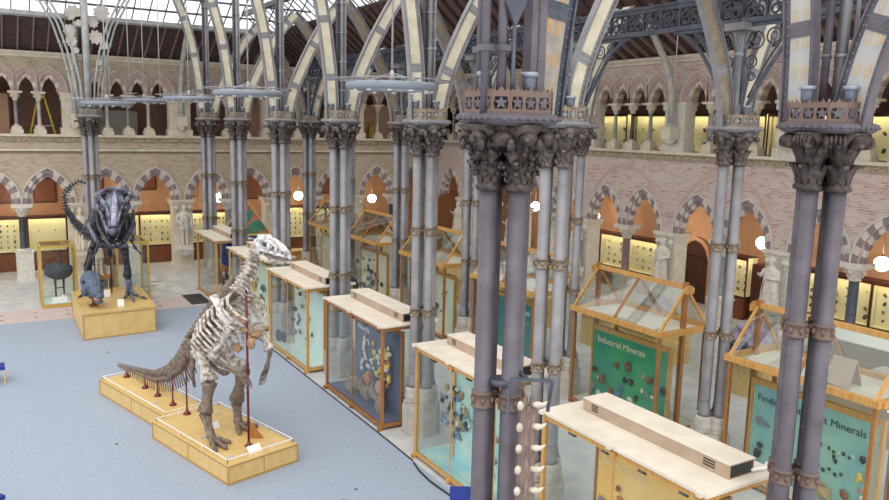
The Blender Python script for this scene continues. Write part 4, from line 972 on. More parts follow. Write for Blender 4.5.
# ------------------------------------------------------------------ statues
def loft(m, secs, c=(0, 0), n=16, mi=0, fold=0):
    b = len(m.v)
    for (z, rx, ry, ox, oy) in secs:
        for j in range(n):
            t = 2*PI*j/n; k = 1+(fold*(1-z/1.3) if z < 1.3 else 0)*(.5 if j % 2 else -.5)
            m.v.append((c[0]+ox+rx*math.cos(t)*k, c[1]+oy+ry*math.sin(t)*k, z))
    for i in range(len(secs)-1):
        for j in range(n): m.f.append([b+i*n+j, b+i*n+(j+1) % n, b+(i+1)*n+(j+1) % n, b+(i+1)*n+j]); m.m.append(mi); m.s.append(True)
    m.f.append([b+j for j in range(n)][::-1]); m.m.append(mi); m.s.append(False)
    e = b+(len(secs)-1)*n; m.f.append([e+j for j in range(n)]); m.m.append(mi); m.s.append(False)
def statue(kind):
    m = MB()                              # faces -y, about 1.85 tall
    if kind == 0:   # long coat
        loft(m, [(.02, .27, .2, 0, 0), (.5, .25, .19, 0, 0), (1.0, .2, .15, 0, 0), (1.2, .22, .15, 0, 0), (1.42, .25, .15, 0, .01), (1.52, .2, .12, 0, .01), (1.56, .08, .08, 0, 0), (1.62, .065, .07, 0, -.01)], n=22, fold=.22)
    elif kind == 1:  # robe
        loft(m, [(.02, .32, .26, 0, 0), (.6, .26, .2, .02, 0), (1.0, .23, .18, .02, 0), (1.3, .25, .17, 0, 0), (1.45, .23, .15, 0, .01), (1.54, .12, .1, 0, 0), (1.62, .065, .07, 0, -.01)], n=22, fold=.3)
    else:            # legs apart, knee breeches
        for s in (-1, 1): m.tube([(s*.1, .0, .03), (s*.1, .01, .45), (s*.09, -.02, .5), (s*.09, 0, .9)], [.055, .075, .08, .1], 10); m.blob((s*.11, -.08, .04), (.055, .13, .045))
        loft(m, [(.72, .24, .17, 0, 0), (1.0, .19, .14, 0, 0), (1.2, .2, .14, 0, 0), (1.42, .25, .15, 0, .01), (1.52, .2, .12, 0, .01), (1.56, .08, .08, 0, 0), (1.62, .065, .07, 0, -.01)], n=20, fold=.1)
    m.blob((0, -.02, 1.73), (.095, .11, .13), nu=14, nv=9); m.blob((0, .02, 1.77), (.105, .11, .11), nu=12, nv=7, jit=.08); m.blob((0, -.125, 1.715), (.02, .03, .035), nu=6, nv=4)
    for s in (-1, 1): m.blob((s*.04, -.115, 1.755), (.018, .012, .01), nu=6, nv=4); m.blob((s*.1, 0, 1.73), (.015, .03, .035), nu=6, nv=4)
    m.blob((0, -.11, 1.655), (.05, .04, .05), nu=8, nv=5)
    arms = {0: [(1, [(.24, 0, 1.46), (.32, .0, 1.18), (.12, -.2, 1.1)]), (-1, [(-.24, 0, 1.46), (-.31, .0, 1.15), (-.28, -.08, .88)])], 1: [(1, [(.23, 0, 1.44), (.3, -.04, 1.16), (.05, -.24, 1.2)]), (-1, [(-.23, 0, 1.44), (-.33, -.06, 1.2), (-.24, -.3, 1.3)])],
            2: [(1, [(.24, 0, 1.46), (.32, .0, 1.18), (.3, -.1, .9)]), (-1, [(-.24, 0, 1.46), (-.33, .02, 1.18), (-.2, -.16, 1.02)])]}[kind]
    for s, P in arms:
        m.tube([P[0], tuple((Vector(P[0])+Vector(P[1]))/2), P[1], tuple((Vector(P[1])+Vector(P[2]))/2), P[2]], [.07, .07, .06, .052, .04], 10)
        d = (Vector(P[2])-Vector(P[1])).normalized(); h = Vector(P[2])
        m.blob(h+d*.04, (.035, .035, .05)); 
        for q in range(4): m.tube([h+d*.07+Vector(((q-1.5)*.016, 0, 0)), h+d*(.13-.01*abs(q-1.5))+Vector(((q-1.5)*.018, 0, -.01))], .009, 5)
        m.tube([h+d*.02, h+d*.06+Vector((-s*.04, -.02, .01))], .01, 5)
    # drapery folds
    for k in range(5 if kind < 2 else 2):
        x = -.18+.09*k; m.tube([(x*.8, -.15, 1.25), (x, -.19, .8), (x*1.15, -.21, .1 if kind < 2 else .7)], [.015, .02, .03], 6)
    return m
def put_statue(kind, loc, rz, zb, label, mt=stone_white):
    t = thing('statue', label, 'statue', (loc[0], loc[1], 0), rz)
    b = statue(kind); o = b.build('figure', mt, t, (0, 0, zb)); r = o.modifiers.new('r', 'REMESH'); r.mode = 'VOXEL'; r.voxel_size = .022; r.use_smooth_shade = True
    m = MB()
    if zb > 1: m.box(-.3, .3, -.24, .25, zb-.14, zb); m.box(-.34, .34, -.28, .25, zb-.22, zb-.14); m.box(-.28, .28, -.2, .25, zb-.4, zb-.22); m.blob((0, 0, zb-.42), (.25, .2, .14))
    m.build('plinth', mt, t)
    return t
put_statue(2, (8.05, YB-.32), 0, 1.28, 'pale stone statue of a standing man on a bracket of the far wall pier')
put_statue(1, (3.65, YB-.32), 0, 1.28, 'pale stone statue on a bracket behind the tyrannosaur', stone)
put_statue(0, (XR-.36, 19.9), PI/2*-1, 1.33, 'pale stone statue of a long-coated man on the right wall, between two gabled roofs')
put_statue(1, (XR-.36, 15.3), -PI/2, 1.33, 'pale stone statue of a robed man beside the nearest right pier')
put_statue(0, (XR-.36, 24.7), -PI/2, 1.33, 'pale stone statue on the right wall, half hidden left of the Industrial Minerals case ridge')
put_statue(1, (XR-.36, 29.4), -PI/2, 1.33, 'white stone statue on the right wall seen behind the middle piers')
put_statue(1, (XR-.36, 34.1), -PI/2, 1.33, 'white stone statue near the far corner with raised hand')
# ------------------------------------------------------------------ tyrannosaur skeleton on its plinth
def plinth_box(name, label, poly, h, th=.05, cat='plinth', panels=True):
    t = thing(name, label, cat, (poly[0][0], poly[0][1], 0)); o = Vector((*poly[0], 0)); P = [(x-o.x, y-o.y) for x, y in poly]; k = len(P)
    m = MB(); m.prism(P, lambda a, b, s: (a, b, h-.03 if s else .02)); m.build('body', oak_l, t)
    m = MB(); cx = sum(p[0] for p in P)/k; cy = sum(p[1] for p in P)/k
    m.prism([(cx+(a-cx)*1.01, cy+(b-cy)*1.01) for a, b in P], lambda a, b, s: (a, b, h if s else h-.03)); m.build('top', oak_l, t)
    m = MB()
    for i in range(k):
        a = Vector((*P[i], 0)); b = Vector((*P[(i+1) % k], 0))
        m.bar(a+Vector((0, 0, .03)), b+Vector((0, 0, .03)), .03, .05); m.bar(a+Vector((0, 0, h-.05)), b+Vector((0, 0, h-.05)), .02, .03); m.bar(a, a+Vector((0, 0, h-.02)), .035, .035)
    m.build('edge_trim', oak_t, t)
    return t
pt = plinth_box('plinth', 'square oak plinth under the dark tyrannosaur skeleton', [(2.53, 26.3), (4.75, 26.5), (4.78, 30.0), (2.56, 29.9)], .85)
m = MB(); 
for a, b in (((.0, .0), (2.22, .2)), ((2.22, .2), (2.25, 3.7)), ((.03, 3.6), (0, 0)), ((2.25, 3.7), (.03, 3.6))): m.bar((a[0], a[1], .88), (b[0], b[1], .88), .05, .06)
m.build('raised_rim', oak_l, pt)
rx = thing('tyrannosaur_skeleton', 'dark slate tyrannosaur skeleton facing the camera on an oak plinth', 'skeleton', (3.8, 28.5, .85)); RO = Vector((3.8, 28.5, .85))
def RB(fn, name, mt, parent=None, origin=RO):
    m = MB(); fn(m)
    m.v = [tuple(Vector(v)-origin) for v in m.v]; return m.build(name, mt, parent if parent else rx)
def sloft(m, P, secs, n=14, e=.75):
    b = len(m.v)
    for (q, hw, zt, zb) in secs:
        for j in range(n):
            t = 2*PI*(j+.5)/n; c, s_ = math.cos(t), math.sin(t)
            x = hw*math.copysign(abs(c)**e, c); z = (zt+zb)/2+(zt-zb)/2*math.copysign(abs(s_)**e, s_); m.v.append(tuple(P(x, q, z)))
    for i in range(len(secs)-1):
        for j in range(n): m.f.append([b+i*n+j, b+i*n+(j+1) % n, b+(i+1)*n+(j+1) % n, b+(i+1)*n+j]); m.m.append(0); m.s.append(True)
    m.f.append([b+j for j in range(n)][::-1]); m.m.append(0); m.s.append(False)
    k = b+(len(secs)-1)*n; m.f.append([k+j for j in range(n)]); m.m.append(0); m.s.append(False)
# skull: snout pointing to the camera and down
SK = {}
def skull(m):
    S = Vector((3.86, 28.15, 4.45)); F = Vector((3.62, 26.95, 3.35)); d = (F-S).normalized(); L = (F-S).length; sx = Vector((0, -1, 0)).cross(Vector((0, 0, 1))); sx = Vector((1, 0, 0)); u = sx.cross(d)*-1
    u = d.cross(sx); 
    if u.z < 0: u = -u
    def P(a, b, c): return S+sx*a+d*b+u*c
    SK['P'] = P
    sloft(m, P, [(-.08, .34, .16, -.2), (.1, .44, .2, -.28), (.32, .44, .2, -.3), (.5, .32, .2, -.3), (.8, .23, .2, -.3), (1.2, .18, .17, -.28), (1.5, .14, .1, -.24), (1.68, .08, .0, -.18)])
    for s in (-1, 1):
        m.tube([P(s*.40, -.02, .14), P(s*.50, .15, .2), P(s*.40, .4, .24), P(s*.24, .75, .24), P(s*.14, 1.15, .2), P(s*.08, 1.5, .1)], [.06, .08, .07, .045, .045, .04], 8)
        m.tube([P(s*.44, .0, -.2), P(s*.50, .3, -.26), P(s*.34, .65, -.26), P(s*.25, 1.05, -.26), P(s*.13, 1.5, -.2)], [.06, .07, .06, .05, .05], 8)
        m.blob(P(s*.52, .05, .05), (.09, .14, .14), nu=8, nv=5, jit=.2); m.blob(P(s*.30, .55, .26), (.08, .12, .08), nu=7, nv=5, jit=.2)
        for k in range(10): b = .7+k*.1; w = .40-.27*(b-.6); m.tube([P(s*w, b, -.28), P(s*w, b+.02, -.42-.04*(k % 2))], [.03, .006], 5)
    m.tube([P(0, -.08, .2), P(0, .3, .22), P(0, .7, .25), P(0, 1.1, .22), P(0, 1.5, .12)], [.08, .07, .08, .09, .08], 10, flat=.8)
    m.tube([P(-.44, -.06, .1), P(-.2, -.1, .24), P(.2, -.1, .24), P(.44, -.06, .1)], .07, 8)
RB(skull, 'skull', rex_h)
RB(lambda m: m.tube([SK['P'](0, .1, .26), SK['P'](0, .4, .27), SK['P'](0, .8, .28), SK['P'](0, 1.2, .24), SK['P'](0, 1.5, .15)], [.05, .09, .10, .10, .08], 8, flat=.5), 'nasal_ridge', mat('bone_pale_blue', (168, 172, 190), .4, c2=(120, 124, 142), sc=9, bump=.5))
def hole_shade(m):
    P = SK['P']
    for s in (-1, 1): m.blob(P(s*.38, .30, .12), (.12, .14, .13)); m.blob(P(s*.23, .70, .08), (.10, .2, .13)); m.blob(P(s*.40, .12, -.1), (.12, .12, .12)); m.blob(P(s*.1, 1.46, .06), (.05, .08, .05)); m.blob(P(s*.33, .12, .2), (.10, .1, .07)); m.blob(P(s*.29, .98, -.02), (.05, .1, .08))
RB(hole_shade, 'skull_opening_shade', black)['kind'] = 'stuff'  # black blobs stand in for the shade inside the skull openings
RB(lambda m: [m.blob((3.8, 28.9, 3.35), (.5, .75, .5), nu=12, nv=8, jit=.1)], 'chest_shade', black)  # solid black filler paints the shade within the rib cage
def jaw(m):
    for s in (-1, 1):
        m.tube([(3.86+s*.58, 28.1, 3.95), (3.8+s*.52, 27.7, 3.45), (3.74+s*.3, 27.2, 3.05), (3.62+s*.07, 26.98, 2.86)], [.035, .06, .06, .06], 8)
        for k in range(7): a = k/6; m.tube([(3.76+s*(.42-.3*a), 27.5-.5*a, 3.3-.35*a), (3.75+s*(.42-.3*a), 27.46-.5*a, 3.45-.35*a)], [.03, .006], 5)
    m.tube([(3.55, 27.0, 2.9), (3.7, 27.0, 2.9)], .08, 8)
RB(jaw, 'lower_jaw', rex_m)
nk = [(3.86, 28.2, 4.2), (3.85, 28.6, 3.9), (3.82, 29.0, 3.75), (3.8, 29.4, 3.7), (3.75, 29.9, 3.55)]
tl = [(3.75, 29.9, 3.5), (3.7, 30.3, 3.2), (3.47, 30.6, 2.85), (3.18, 31.2, 2.85), (2.92, 31.8, 3.16), (2.71, 32.2, 3.62), (2.68, 32.4, 4.09), (2.9, 32.4, 4.43), (3.22, 32.4, 4.65), (3.46, 32.4, 4.55)]
def verts_along(m, path, n, r0, r1, spine=.2, chev=0.0, rn=None, sidev=Vector((0, 0, 1))):
    path = [Vector(p) for p in path]; Ls = [0]
    for i in range(1, len(path)): Ls.append(Ls[-1]+(path[i]-path[i-1]).length)
    for k in range(n):
        s = Ls[-1]*(k+.5)/n; i = max(j for j in range(len(Ls)-1) if Ls[j] <= s); t = (s-Ls[i])/(Ls[i+1]-Ls[i]); q = path[i].lerp(path[i+1], t); d = (path[i+1]-path[i]).normalized()
        r = r0+(r1-r0)*k/n; R = d.to_track_quat('Z', 'Y').to_matrix()
        m.blob(q, (r, r, Ls[-1]/n*.46), nu=8, nv=5, R=R, jit=.12)
        up_ = sidev-d*sidev.dot(d)
        if up_.length > .05:
            up_.normalize(); sd = d.cross(up_)
            if spine: m.tube([q, q+up_*(r+spine*(1-.85*k/n))*.6+d*.02, q+up_*(r+spine*(1-.85*k/n))+d*.04], [r*.45, r*.4, r*.42], 5)
            if chev: m.tube([q, q-up_*(r+chev*(1-.85*k/n))+d*.04], [r*.3, r*.15], 5)
            for s2 in (-1, 1): m.tube([q, q+sd*s2*(r*1.7)+up_*r*.4], [r*.35, r*.15], 5)
RB(lambda m: verts_along(m, nk, 10, .15, .17, .15), 'backbone', rex_m)
RB(lambda m: verts_along(m, tl, 40, .16, .045, .17, .24), 'tail', rex_m)
for s in (-1, 1):
    for k in range(8):
        y = 28.6+k*.17; w = .62+.08*math.sin(k*.5); 
        RB(lambda m: m.tube([(3.8+s*.08, y, 3.85-.02*k), (3.8+s*w*.8, y-.05, 3.85), (3.8+s*w, y-.14, 3.5), (3.8+s*w*.85, y-.25, 3.1), (3.8+s*w*.4, y-.33, 2.8)], [.04, .04, .035, .03, .025], 6), 'rib', rex_m)
    RB(lambda m: m.tube([(3.8+s*.5, 29.0, 3.9), (3.8+s*.72, 28.5, 3.4), (3.8+s*.55, 28.0, 2.9)], [.05, .07, .06], 8), 'shoulder_blade', rex_h)
    RB(lambda m: (m.bone((3.8+s*.5, 28.0, 2.95), (3.8+s*.62, 27.8, 2.65), .04), m.bone((3.8+s*.62, 27.8, 2.65), (3.8+s*.75, 27.5, 2.5), .03), m.bone((3.8+s*.75, 27.5, 2.5), (3.8+s*.85, 27.35, 2.4), .02)), 'small_arm', rex_m)
RB(lambda m: [m.blob((3.75, 29.75, 3.15), (.45, .5, .32), nu=10, nv=6, jit=.15), m.tube([(3.75, 29.4, 3.0), (3.7, 28.9, 2.2)], [.09, .13], 8), m.tube([(3.3, 29.4, 3.2), (3.75, 29.7, 3.5), (4.2, 29.4, 3.2)], [.1, .2, .1], 8)], 'pelvis', rex_m)
RB(lambda m: [m.blob((3.6, 28.5, 2.75), (.35, .3, .18), nu=8, nv=5, jit=.2), m.tube([(3.3, 28.4, 2.9), (3.6, 28.3, 2.7), (4.0, 28.4, 2.9)], .05, 6)], 'belly_ribs', rex_m)
for s, K in ((1, [(4.1, 29.4, 3.1), (4.17, 28.6, 2.55), (4.26, 28.7, 1.5), (4.24, 28.15, 1.0)]), (-1, [(3.42, 29.7, 3.1), (3.25, 29.2, 2.5), (3.1, 29.8, 1.65), (3.1, 29.4, 1.0)])):
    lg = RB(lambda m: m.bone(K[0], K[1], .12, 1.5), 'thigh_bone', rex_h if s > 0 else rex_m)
    RB(lambda m: (m.bone(K[1], K[2], .09, 1.7), m.bone(Vector(K[1])+Vector((s*.12, .1, -.05)), Vector(K[2])+Vector((s*.1, .05, .1)), .03)), 'shin_bone', rex_m)
    def foot(m):
        a = Vector(K[2]); b = Vector(K[3])
        for j in (-1, 0, 1): m.bone(a+Vector((j*.06, 0, 0)), b+Vector((j*.10, 0, .03)), .045, 1.4)
        for j, (dx, dy) in enumerate(((-.36, -.42), (0, -.62), (.40, -.36))):
            e = b+Vector((dx, dy, 0)); e.z = .9; mid = b.lerp(e, .5)+Vector((0, 0, .03)); m.bone(b+Vector(((j-1)*.1, 0, -.02)), mid, .045, 1.4); m.bone(mid, e, .038, 1.3); m.tube([e, e+Vector((dx*.3, dy*.3, -.03))], [.035, .006], 6)
        m.tube([b+Vector((0, .1, 0)), b+Vector((0, .3, -.08))], [.035, .01], 5)
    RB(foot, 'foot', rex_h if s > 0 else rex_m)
m = MB(); 
for q in ((3.8, 29.3, 0), (3.3, 29.5, 0)): m.tube([(q[0]-RO.x, q[1]-RO.y, 0), (q[0]-RO.x, q[1]-RO.y, 2.3)], .025, 6)
m.build('support_post', black, rx)
# model head beside it
hd = thing('dinosaur_head_model', 'blue-grey scaly model dinosaur head with open pink mouth on the tyrannosaur plinth', 'model', (2.97, 27.3, .85))
hd.scale = (1.06, 1.06, 1.12)
def headm(m):
    m.blob((-.04, .25, .74), (.30, .38, .32), nu=14, nv=9, jit=.04); m.blob((.0, .0, .66), (.27, .34, .25), nu=14, nv=8); m.blob((.06, -.25, .50), (.20, .30, .18), nu=12, nv=8); m.blob((.12, -.45, .40), (.14, .18, .11), nu=10, nv=7); m.tube([(-.0, .3, .7), (-.02, .5, .85)], [.25, .2], 12)
    for s in (-1, 1): m.tube([(s*.2-.02, .2, .95), (s*.17, -.05, .88), (s*.1+.06, -.35, .62)], [.06, .05, .03], 8); m.blob((s*.22, .15, .5), (.12, .2, .2))
    m.blob((.1, -.28, .24), (.14, .28, .07)); m.blob((.04, .1, .38), (.22, .25, .18))
o = MB(); headm(o); o = o.build('head', headskin, hd); r = o.modifiers.new('r', 'REMESH'); r.mode = 'VOXEL'; r.voxel_size = .028; r.use_smooth_shade = True
m = MB(); m.blob((.09, -.38, .33), (.14, .22, .06)); m.build('mouth', pink, hd); m = MB(); m.blob((.1, -.34, .24), (.14, .26, .06)); m.build('lower_jaw', headskin, hd)
for s in (-1, 1): m = MB(); m.blob((s*.27, -.04, .78), .045); m.build('eye', black, hd)
m = MB(); m.tube([(.02, .1, 0), (.02, .1, .4)], .06, 8); m.box(-.12, .12, -.02, .22, 0, .05); m.build('stand', mwood, hd)
for i, (x, y) in enumerate(((3.75, 26.9), (3.55, 28.6))):
    m = MB(); m.bar((0, 0, 0), (0, .05, .25), .2, .015, upv=(0, 1, 0)); tag(m.build('info_card', white, None, (x, y, .87)), 'small white information card at the %s of the tyrannosaur plinth' % ('front' if i == 0 else 'middle'), 'card')
# ------------------------------------------------------------------ iguanodon skeleton
ip = thing('stepped_plinth', 'low L-shaped oak plinth under the upright brown skeleton', 'plinth', (3.78, 14.2, 0)); IO = Vector((3.78, 14.2, 0))
ax = Vector((.263, -.965, 0)); ac = Vector((.965, .263, 0))
A = Vector((3.78, 14.2, 0)); wide = [A, A+ac*1.62, A+ac*1.62-ax*3.15, A-ax*3.15]
B0 = A-ax*3.15+ac*.33; tailp = [B0, B0+ac*1.0, B0+ac*1.0-ax*3.62, B0-ax*3.62]
for nm, P in (('front_block', wide), ('tail_block', tailp)):
    m = MB(); Q = [(p.x-IO.x, p.y-IO.y) for p in P]; m.prism(Q, lambda a, b, s: (a, b, .41 if s else .015)); b = m.build(nm, oak_l, ip)
    m = MB(); cx = sum(q[0] for q in Q)/4; cy = sum(q[1] for q in Q)/4
    for i in range(4):
        a = Vector((*Q[i], 0)); c_ = Vector((*Q[(i+1) % 4], 0)); m.bar(a+Vector((0, 0, .03)), c_+Vector((0, 0, .03)), .025, .05); m.bar(a+Vector((0, 0, .385)), c_+Vector((0, 0, .385)), .02, .03); m.bar(a, a+Vector((0, 0, .40)), .03)
        n = max(2, int((c_-a).length/1.5)) 
        for k in range(1, n): q = a.lerp(c_, k/n); m.bar(q, q+Vector((0, 0, .38)), .02)
    m.build('edge_trim', oak_t, b)
    m = MB()      # clear rail on pins
    for i in range(4):
        a = Vector((*Q[i], 0)); c_ = Vector((*Q[(i+1) % 4], 0)); ce = Vector((cx, cy, 0)); a = a.lerp(ce, .06); c_ = c_.lerp(ce, .06)
        m.bar(a+Vector((0, 0, .50)), c_+Vector((0, 0, .50)), .012, .02)
        for k in range(4): q = a.lerp(c_, k/3); m.bar(q+Vector((0, 0, .41)), q+Vector((0, 0, .5)), .01)
    m.build('barrier_rail', white, b)
for i, (u, v) in enumerate([(.25, .35), (1.2, .3), (.35, 1.6), (1.35, 1.4), (.6, 4.2), (1.3, 2.6)]):
    q = A+ac*u-ax*v
    m = MB(); m.box(-.08, .08, -.05, .05, 0, .012, R=Matrix.Rotation(.27, 3, 'Z')); tag(m.build('floor_label', stone_grey, None, (q.x, q.y, .41)), 'small grey label lying on the low oak plinth, %s from the front' % ORD[i], 'label', 'grey labels on the low plinth')
for i, (u, v, lab) in enumerate([(.75, .25, 'white slanted card at the front of the low oak plinth'), (.75, 1.9, 'white slanted card between the feet of the upright skeleton')]):
    q = A+ac*u-ax*v; m = MB(); m.bar((0, -.06, .0), (0, .06, .12), .3, .012, upv=(0, 1, 0)); o = m.build('info_card', white, None, (q.x, q.y, .415), .3); tag(o, lab, 'card')
ig = thing('iguanodon_skeleton', 'brown and white upright dinosaur skeleton on a low oak plinth', 'skeleton', (4.2, 16.0, .41)); GO = Vector((4.2, 16.0, .41))
def GB(fn, name, mt, parent=None): return RB(fn, name, mt, parent or ig, GO)
F_ = Vector((.24, -.97, 0)); S_ = Vector((.97, .24, 0))
tail = [(2.84, 21.37, .55), (3.04, 20.56, .60), (3.21, 19.86, .66), (3.39, 19.14, .72), (3.57, 18.39, .98), (3.73, 17.77, 1.38), (3.84, 17.32, 1.82)]
spine = [(3.84, 17.32, 1.82), (3.96, 16.84, 2.34), (4.07, 16.39, 2.86), (4.21, 15.83, 3.29), (4.35, 15.23, 3.65)]
neck = [(4.35, 15.23, 3.65), (4.43, 14.93, 3.89), (4.47, 14.77, 4.19), (4.5, 14.66, 4.43), (4.56, 14.41, 4.66)]
GB(lambda m: verts_along(m, tail[::-1], 36, .10, .03, .30, .34), 'tail', bone_b)
GB(lambda m: (verts_along(m, spine, 17, .12, .11, .30, 0), [m.blob(Vector(spine[0]).lerp(Vector(spine[-1]), (k+.5)/15)+Vector((-.05, .22, .2)), (.06, .15, .13), nu=6, nv=4, jit=.35) for k in range(15)]), 'backbone', bone_b)
GB(lambda m: verts_along(m, neck, 12, .125, .10, .12, .12, sidev=Vector((-.2, .9, .4))), 'neck', bone_l)
H0 = Vector(neck[-1])+Vector((.02, 0, .06)); hdv = Vector((.70, -.70, -.02)).normalized(); hs = hdv.cross(Vector((0, 0, 1))); hu = Vector((0, 0, 1))
def HP(a, b, c): return H0+hdv*a*.66+hs*b*.85+hu*(c*.92-a*.10)
def iskull(m):
    sloft(m, lambda x, q, z: HP(q, x, z), [(-.12, .09, .1, -.12), (.0, .13, .13, -.16), (.25, .12, .13, -.13), (.5, .10, .09, -.14), (.72, .085, .02, -.17), (.86, .06, -.06, -.2), (.92, .03, -.12, -.22)], 12)
    for s in (-1, 1):
        m.tube([HP(-.08, s*.14, .06), HP(.15, s*.15, .10), HP(.4, s*.13, .08), HP(.65, s*.10, -.0), HP(.82, s*.06, -.1)], [.035, .04, .04, .035, .03], 8)
        m.tube([HP(0, s*.15, -.12), HP(.3, s*.14, -.12), HP(.6, s*.11, -.14), HP(.82, s*.06, -.16)], [.03, .035, .03, .03], 8)
        m.tube([HP(.0, s*.15, .06), HP(-.02, s*.16, -.22)], .04, 6); m.tube([HP(.3, s*.15, .08), HP(.3, s*.15, -.12)], .035, 6); m.tube([HP(.55, s*.13, .03), HP(.5, s*.12, -.13)], .04, 6)
        m.blob(HP(.12, s*.13, .13), (.09, .09, .05), nu=7, nv=5, jit=.2)
    m.tube([HP(-.12, 0, .1), HP(.1, 0, .13), HP(.4, 0, .1), HP(.7, 0, .0), HP(.88, 0, -.1)], [.05, .06, .06, .05, .04], 8)
    m.blob(HP(.0, 0, 0), (.16, .16, .14), nu=8, nv=5, jit=.2)
GB(iskull, 'skull', bone_w)
GB(lambda m: [(m.blob(HP(.2, s_*.125, .02), (.06, .05, .05)), m.blob(HP(.72, s_*.075, -.07), (.05, .03, .03)), m.blob(HP(.02, s_*.13, -.02), (.04, .03, .07)), m.blob(HP(.45, s_*.11, -.02), (.04, .02, .025))) for s_ in (-1, 1)], 'skull_opening_shade', dgrey)['kind'] = 'stuff'  # dark grey blobs paint the shade in the eye and nose holes
def ijaw(m):
    for s in (-1, 1): m.tube([HP(.0, s*.15, -.24), HP(.25, s*.14, -.32), HP(.5, s*.11, -.30), HP(.78, s*.05, -.30)], [.04, .055, .045, .035], 8)
    m.tube([HP(.75, -.05, -.29), HP(.85, 0, -.27), HP(.75, .05, -.29)], .035, 8)
GB(ijaw, 'lower_jaw', bone_l)
path = [Vector(p) for p in spine]
def onpath(t): t *= len(path)-1; i = min(int(t), len(path)-2); return path[i].lerp(path[i+1], t-i)
for s in (-1, 1):
    for k in range(11):
        q = onpath(.28+.7*k/10); ln = .52+.34*math.sin(PI*(k+1.0)/12.5); dn = Vector((F_.x*.95, F_.y*.95, -.62)).normalized()
        q1 = q+S_*s*.06; w = .38+.12*math.sin(PI*k/10)
        P = [q1, q+S_*s*w*.75+dn*.12, q+S_*s*w+dn*ln*.5, q+S_*s*w*.85+dn*ln*.95, q+S_*s*w*.5+dn*ln*1.25+F_*.05]
        GB(lambda m: m.tube(P, [.036, .038, .034, .03, .022], 6), 'rib', bone_l)
    # shoulder blade and arm
    if s < 0: a0, a1, el, wr, ha = (3.93, 15.55, 3.5), (4.1, 14.95, 3.0), (3.88, 15.55, 2.2), (4.17, 14.62, 2.12), (4.26, 14.35, 1.98)
    else: a0, a1, el, wr, ha = (4.62, 15.74, 3.35), (4.74, 15.25, 2.88), (4.88, 14.9, 2.42), (4.83, 15.0, 2.02), (4.79, 15.1, 1.82)
    GB(lambda m: m.tube([a0, Vector(a0).lerp(Vector(a1), .5)+S_*s*.03, a1], [.10, .07, .12], 8, flat=.6), 'shoulder_blade', bone_w)
    ma = bone_l
    GB(lambda m: m.bone(a1, el, .07, 1.8), 'upper_arm', bone_l)
    GB(lambda m: (m.bone(el, wr, .035, 1.7), m.bone(Vector(el)+Vector((0, 0, -.07)), Vector(wr)+Vector((0, 0, -.06)), .03, 1.5)), 'forearm', bone_b)
    def hand(m):
        w_ = Vector(wr); h_ = Vector(ha); d = (h_-w_).normalized(); pr = d.cross(Vector((0, 0, 1))).normalized()
        m.blob(w_, (.06, .06, .05), nu=7, nv=5, jit=.2)
        for j in range(4): e = w_+d*.17+pr*(j-1.5)*.05; m.bone(w_+pr*(j-1.5)*.03, e, .016, 1.4); e2 = e+d*(.1+.03*(j in (1, 2)))+Vector((0, 0, -.04)); m.bone(e, e2, .014, 1.4); m.bone(e2, e2+d*.06+Vector((0, 0, -.05)), .012, 1.3)
        m.tube([w_, w_+pr*.1*s+Vector((0, 0, .1))], [.03, .006], 6)
    GB(hand, 'hand', bone_b)
def sternum(m):
    for (p_, r_) in (((4.4, 15.03, 2.86), (.10, .12, .08)), ((4.47, 14.85, 2.62), (.09, .1, .12)), ((4.3, 15.25, 2.45), (.1, .2, .07)), ((4.6, 15.0, 2.75), (.14, .12, .07))): m.blob(p_, r_, nu=8, nv=5, jit=.2)
GB(sternum, 'breastbone', bone_t)
def pelvis(m):
    m.tube([Vector((3.95, 16.9, 2.35))+S_*-.2, Vector((4.0, 16.4, 2.7))+S_*-.22], [.12, .06], 8, flat=.4); m.tube([Vector((3.95, 16.9, 2.35))+S_*.2, Vector((4.0, 16.4, 2.7))+S_*.22], [.12, .06], 8, flat=.4)
    m.tube([(3.9, 16.95, 2.15), (4.1, 16.2, 1.75), (4.2, 15.8, 1.75)], [.09, .06, .1], 8, flat=.5); m.tube([(3.85, 17.1, 2.0), (3.82, 17.2, 1.4), (3.85, 17.1, 1.1)], [.08, .05, .03], 8)
    m.blob((3.93, 16.85, 2.2), (.28, .25, .2), nu=9, nv=6, jit=.2)
GB(pelvis, 'pelvis', bone_b)
for s, K, toes in ((-1, [(3.78, 16.35, 2.2), (3.88, 15.85, 1.60), (3.76, 15.85, .95), (3.76, 15.5, .60)], [(3.74, 14.98), (3.96, 15.0), (4.1, 15.25)]), (1, [(4.25, 16.6, 2.15), (4.55, 15.75, 1.80), (4.52, 16.15, 1.0), (4.47, 16.0, .62)], [(4.42, 15.62), (4.66, 15.62), (4.86, 15.85)])):
    GB(lambda m: m.bone(K[0], K[1], .125, 1.6), 'thigh_bone', bone_l)
    GB(lambda m: (m.bone(K[1], K[2], .12, 1.45), m.bone(Vector(K[1])+S_*.1*s, Vector(K[2])+S_*.08*s, .025, 1.4)), 'shin_bone', bone_b)
    def foot(m):
        a = Vector(K[2]); b = Vector(K[3]); m.blob(a, (.1, .1, .07), nu=8, nv=5, jit=.2)
        for j, (tx, ty) in enumerate(toes):
            e = Vector((tx, ty, .455)); d = (e-b); st = b+d*.12; st.z = .56; m.bone(a+S_*(j-1)*.07, st, .055, 1.4); md = b.lerp(e, .58); md.z = .49; m.bone(st, md, .052, 1.35); m.bone(md, e, .046, 1.2); m.blob(e, (.045, .055, .042))
    GB(foot, 'foot', bone_b)
def pole(x, y, z0, z1, nm='support_pole'):
    m = MB(); m.tube([(x, y, z0), (x, y, z1)], .018 if z1 < 2 else .026, 8); m.lathe([(.09, z0), (.08, z0+.03), (.04, z0+.06), (.025, z0+.12)], (x, y), 10)
    m.v = [tuple(Vector(v)-GO) for v in m.v]; m.build(nm, redmetal, ig)
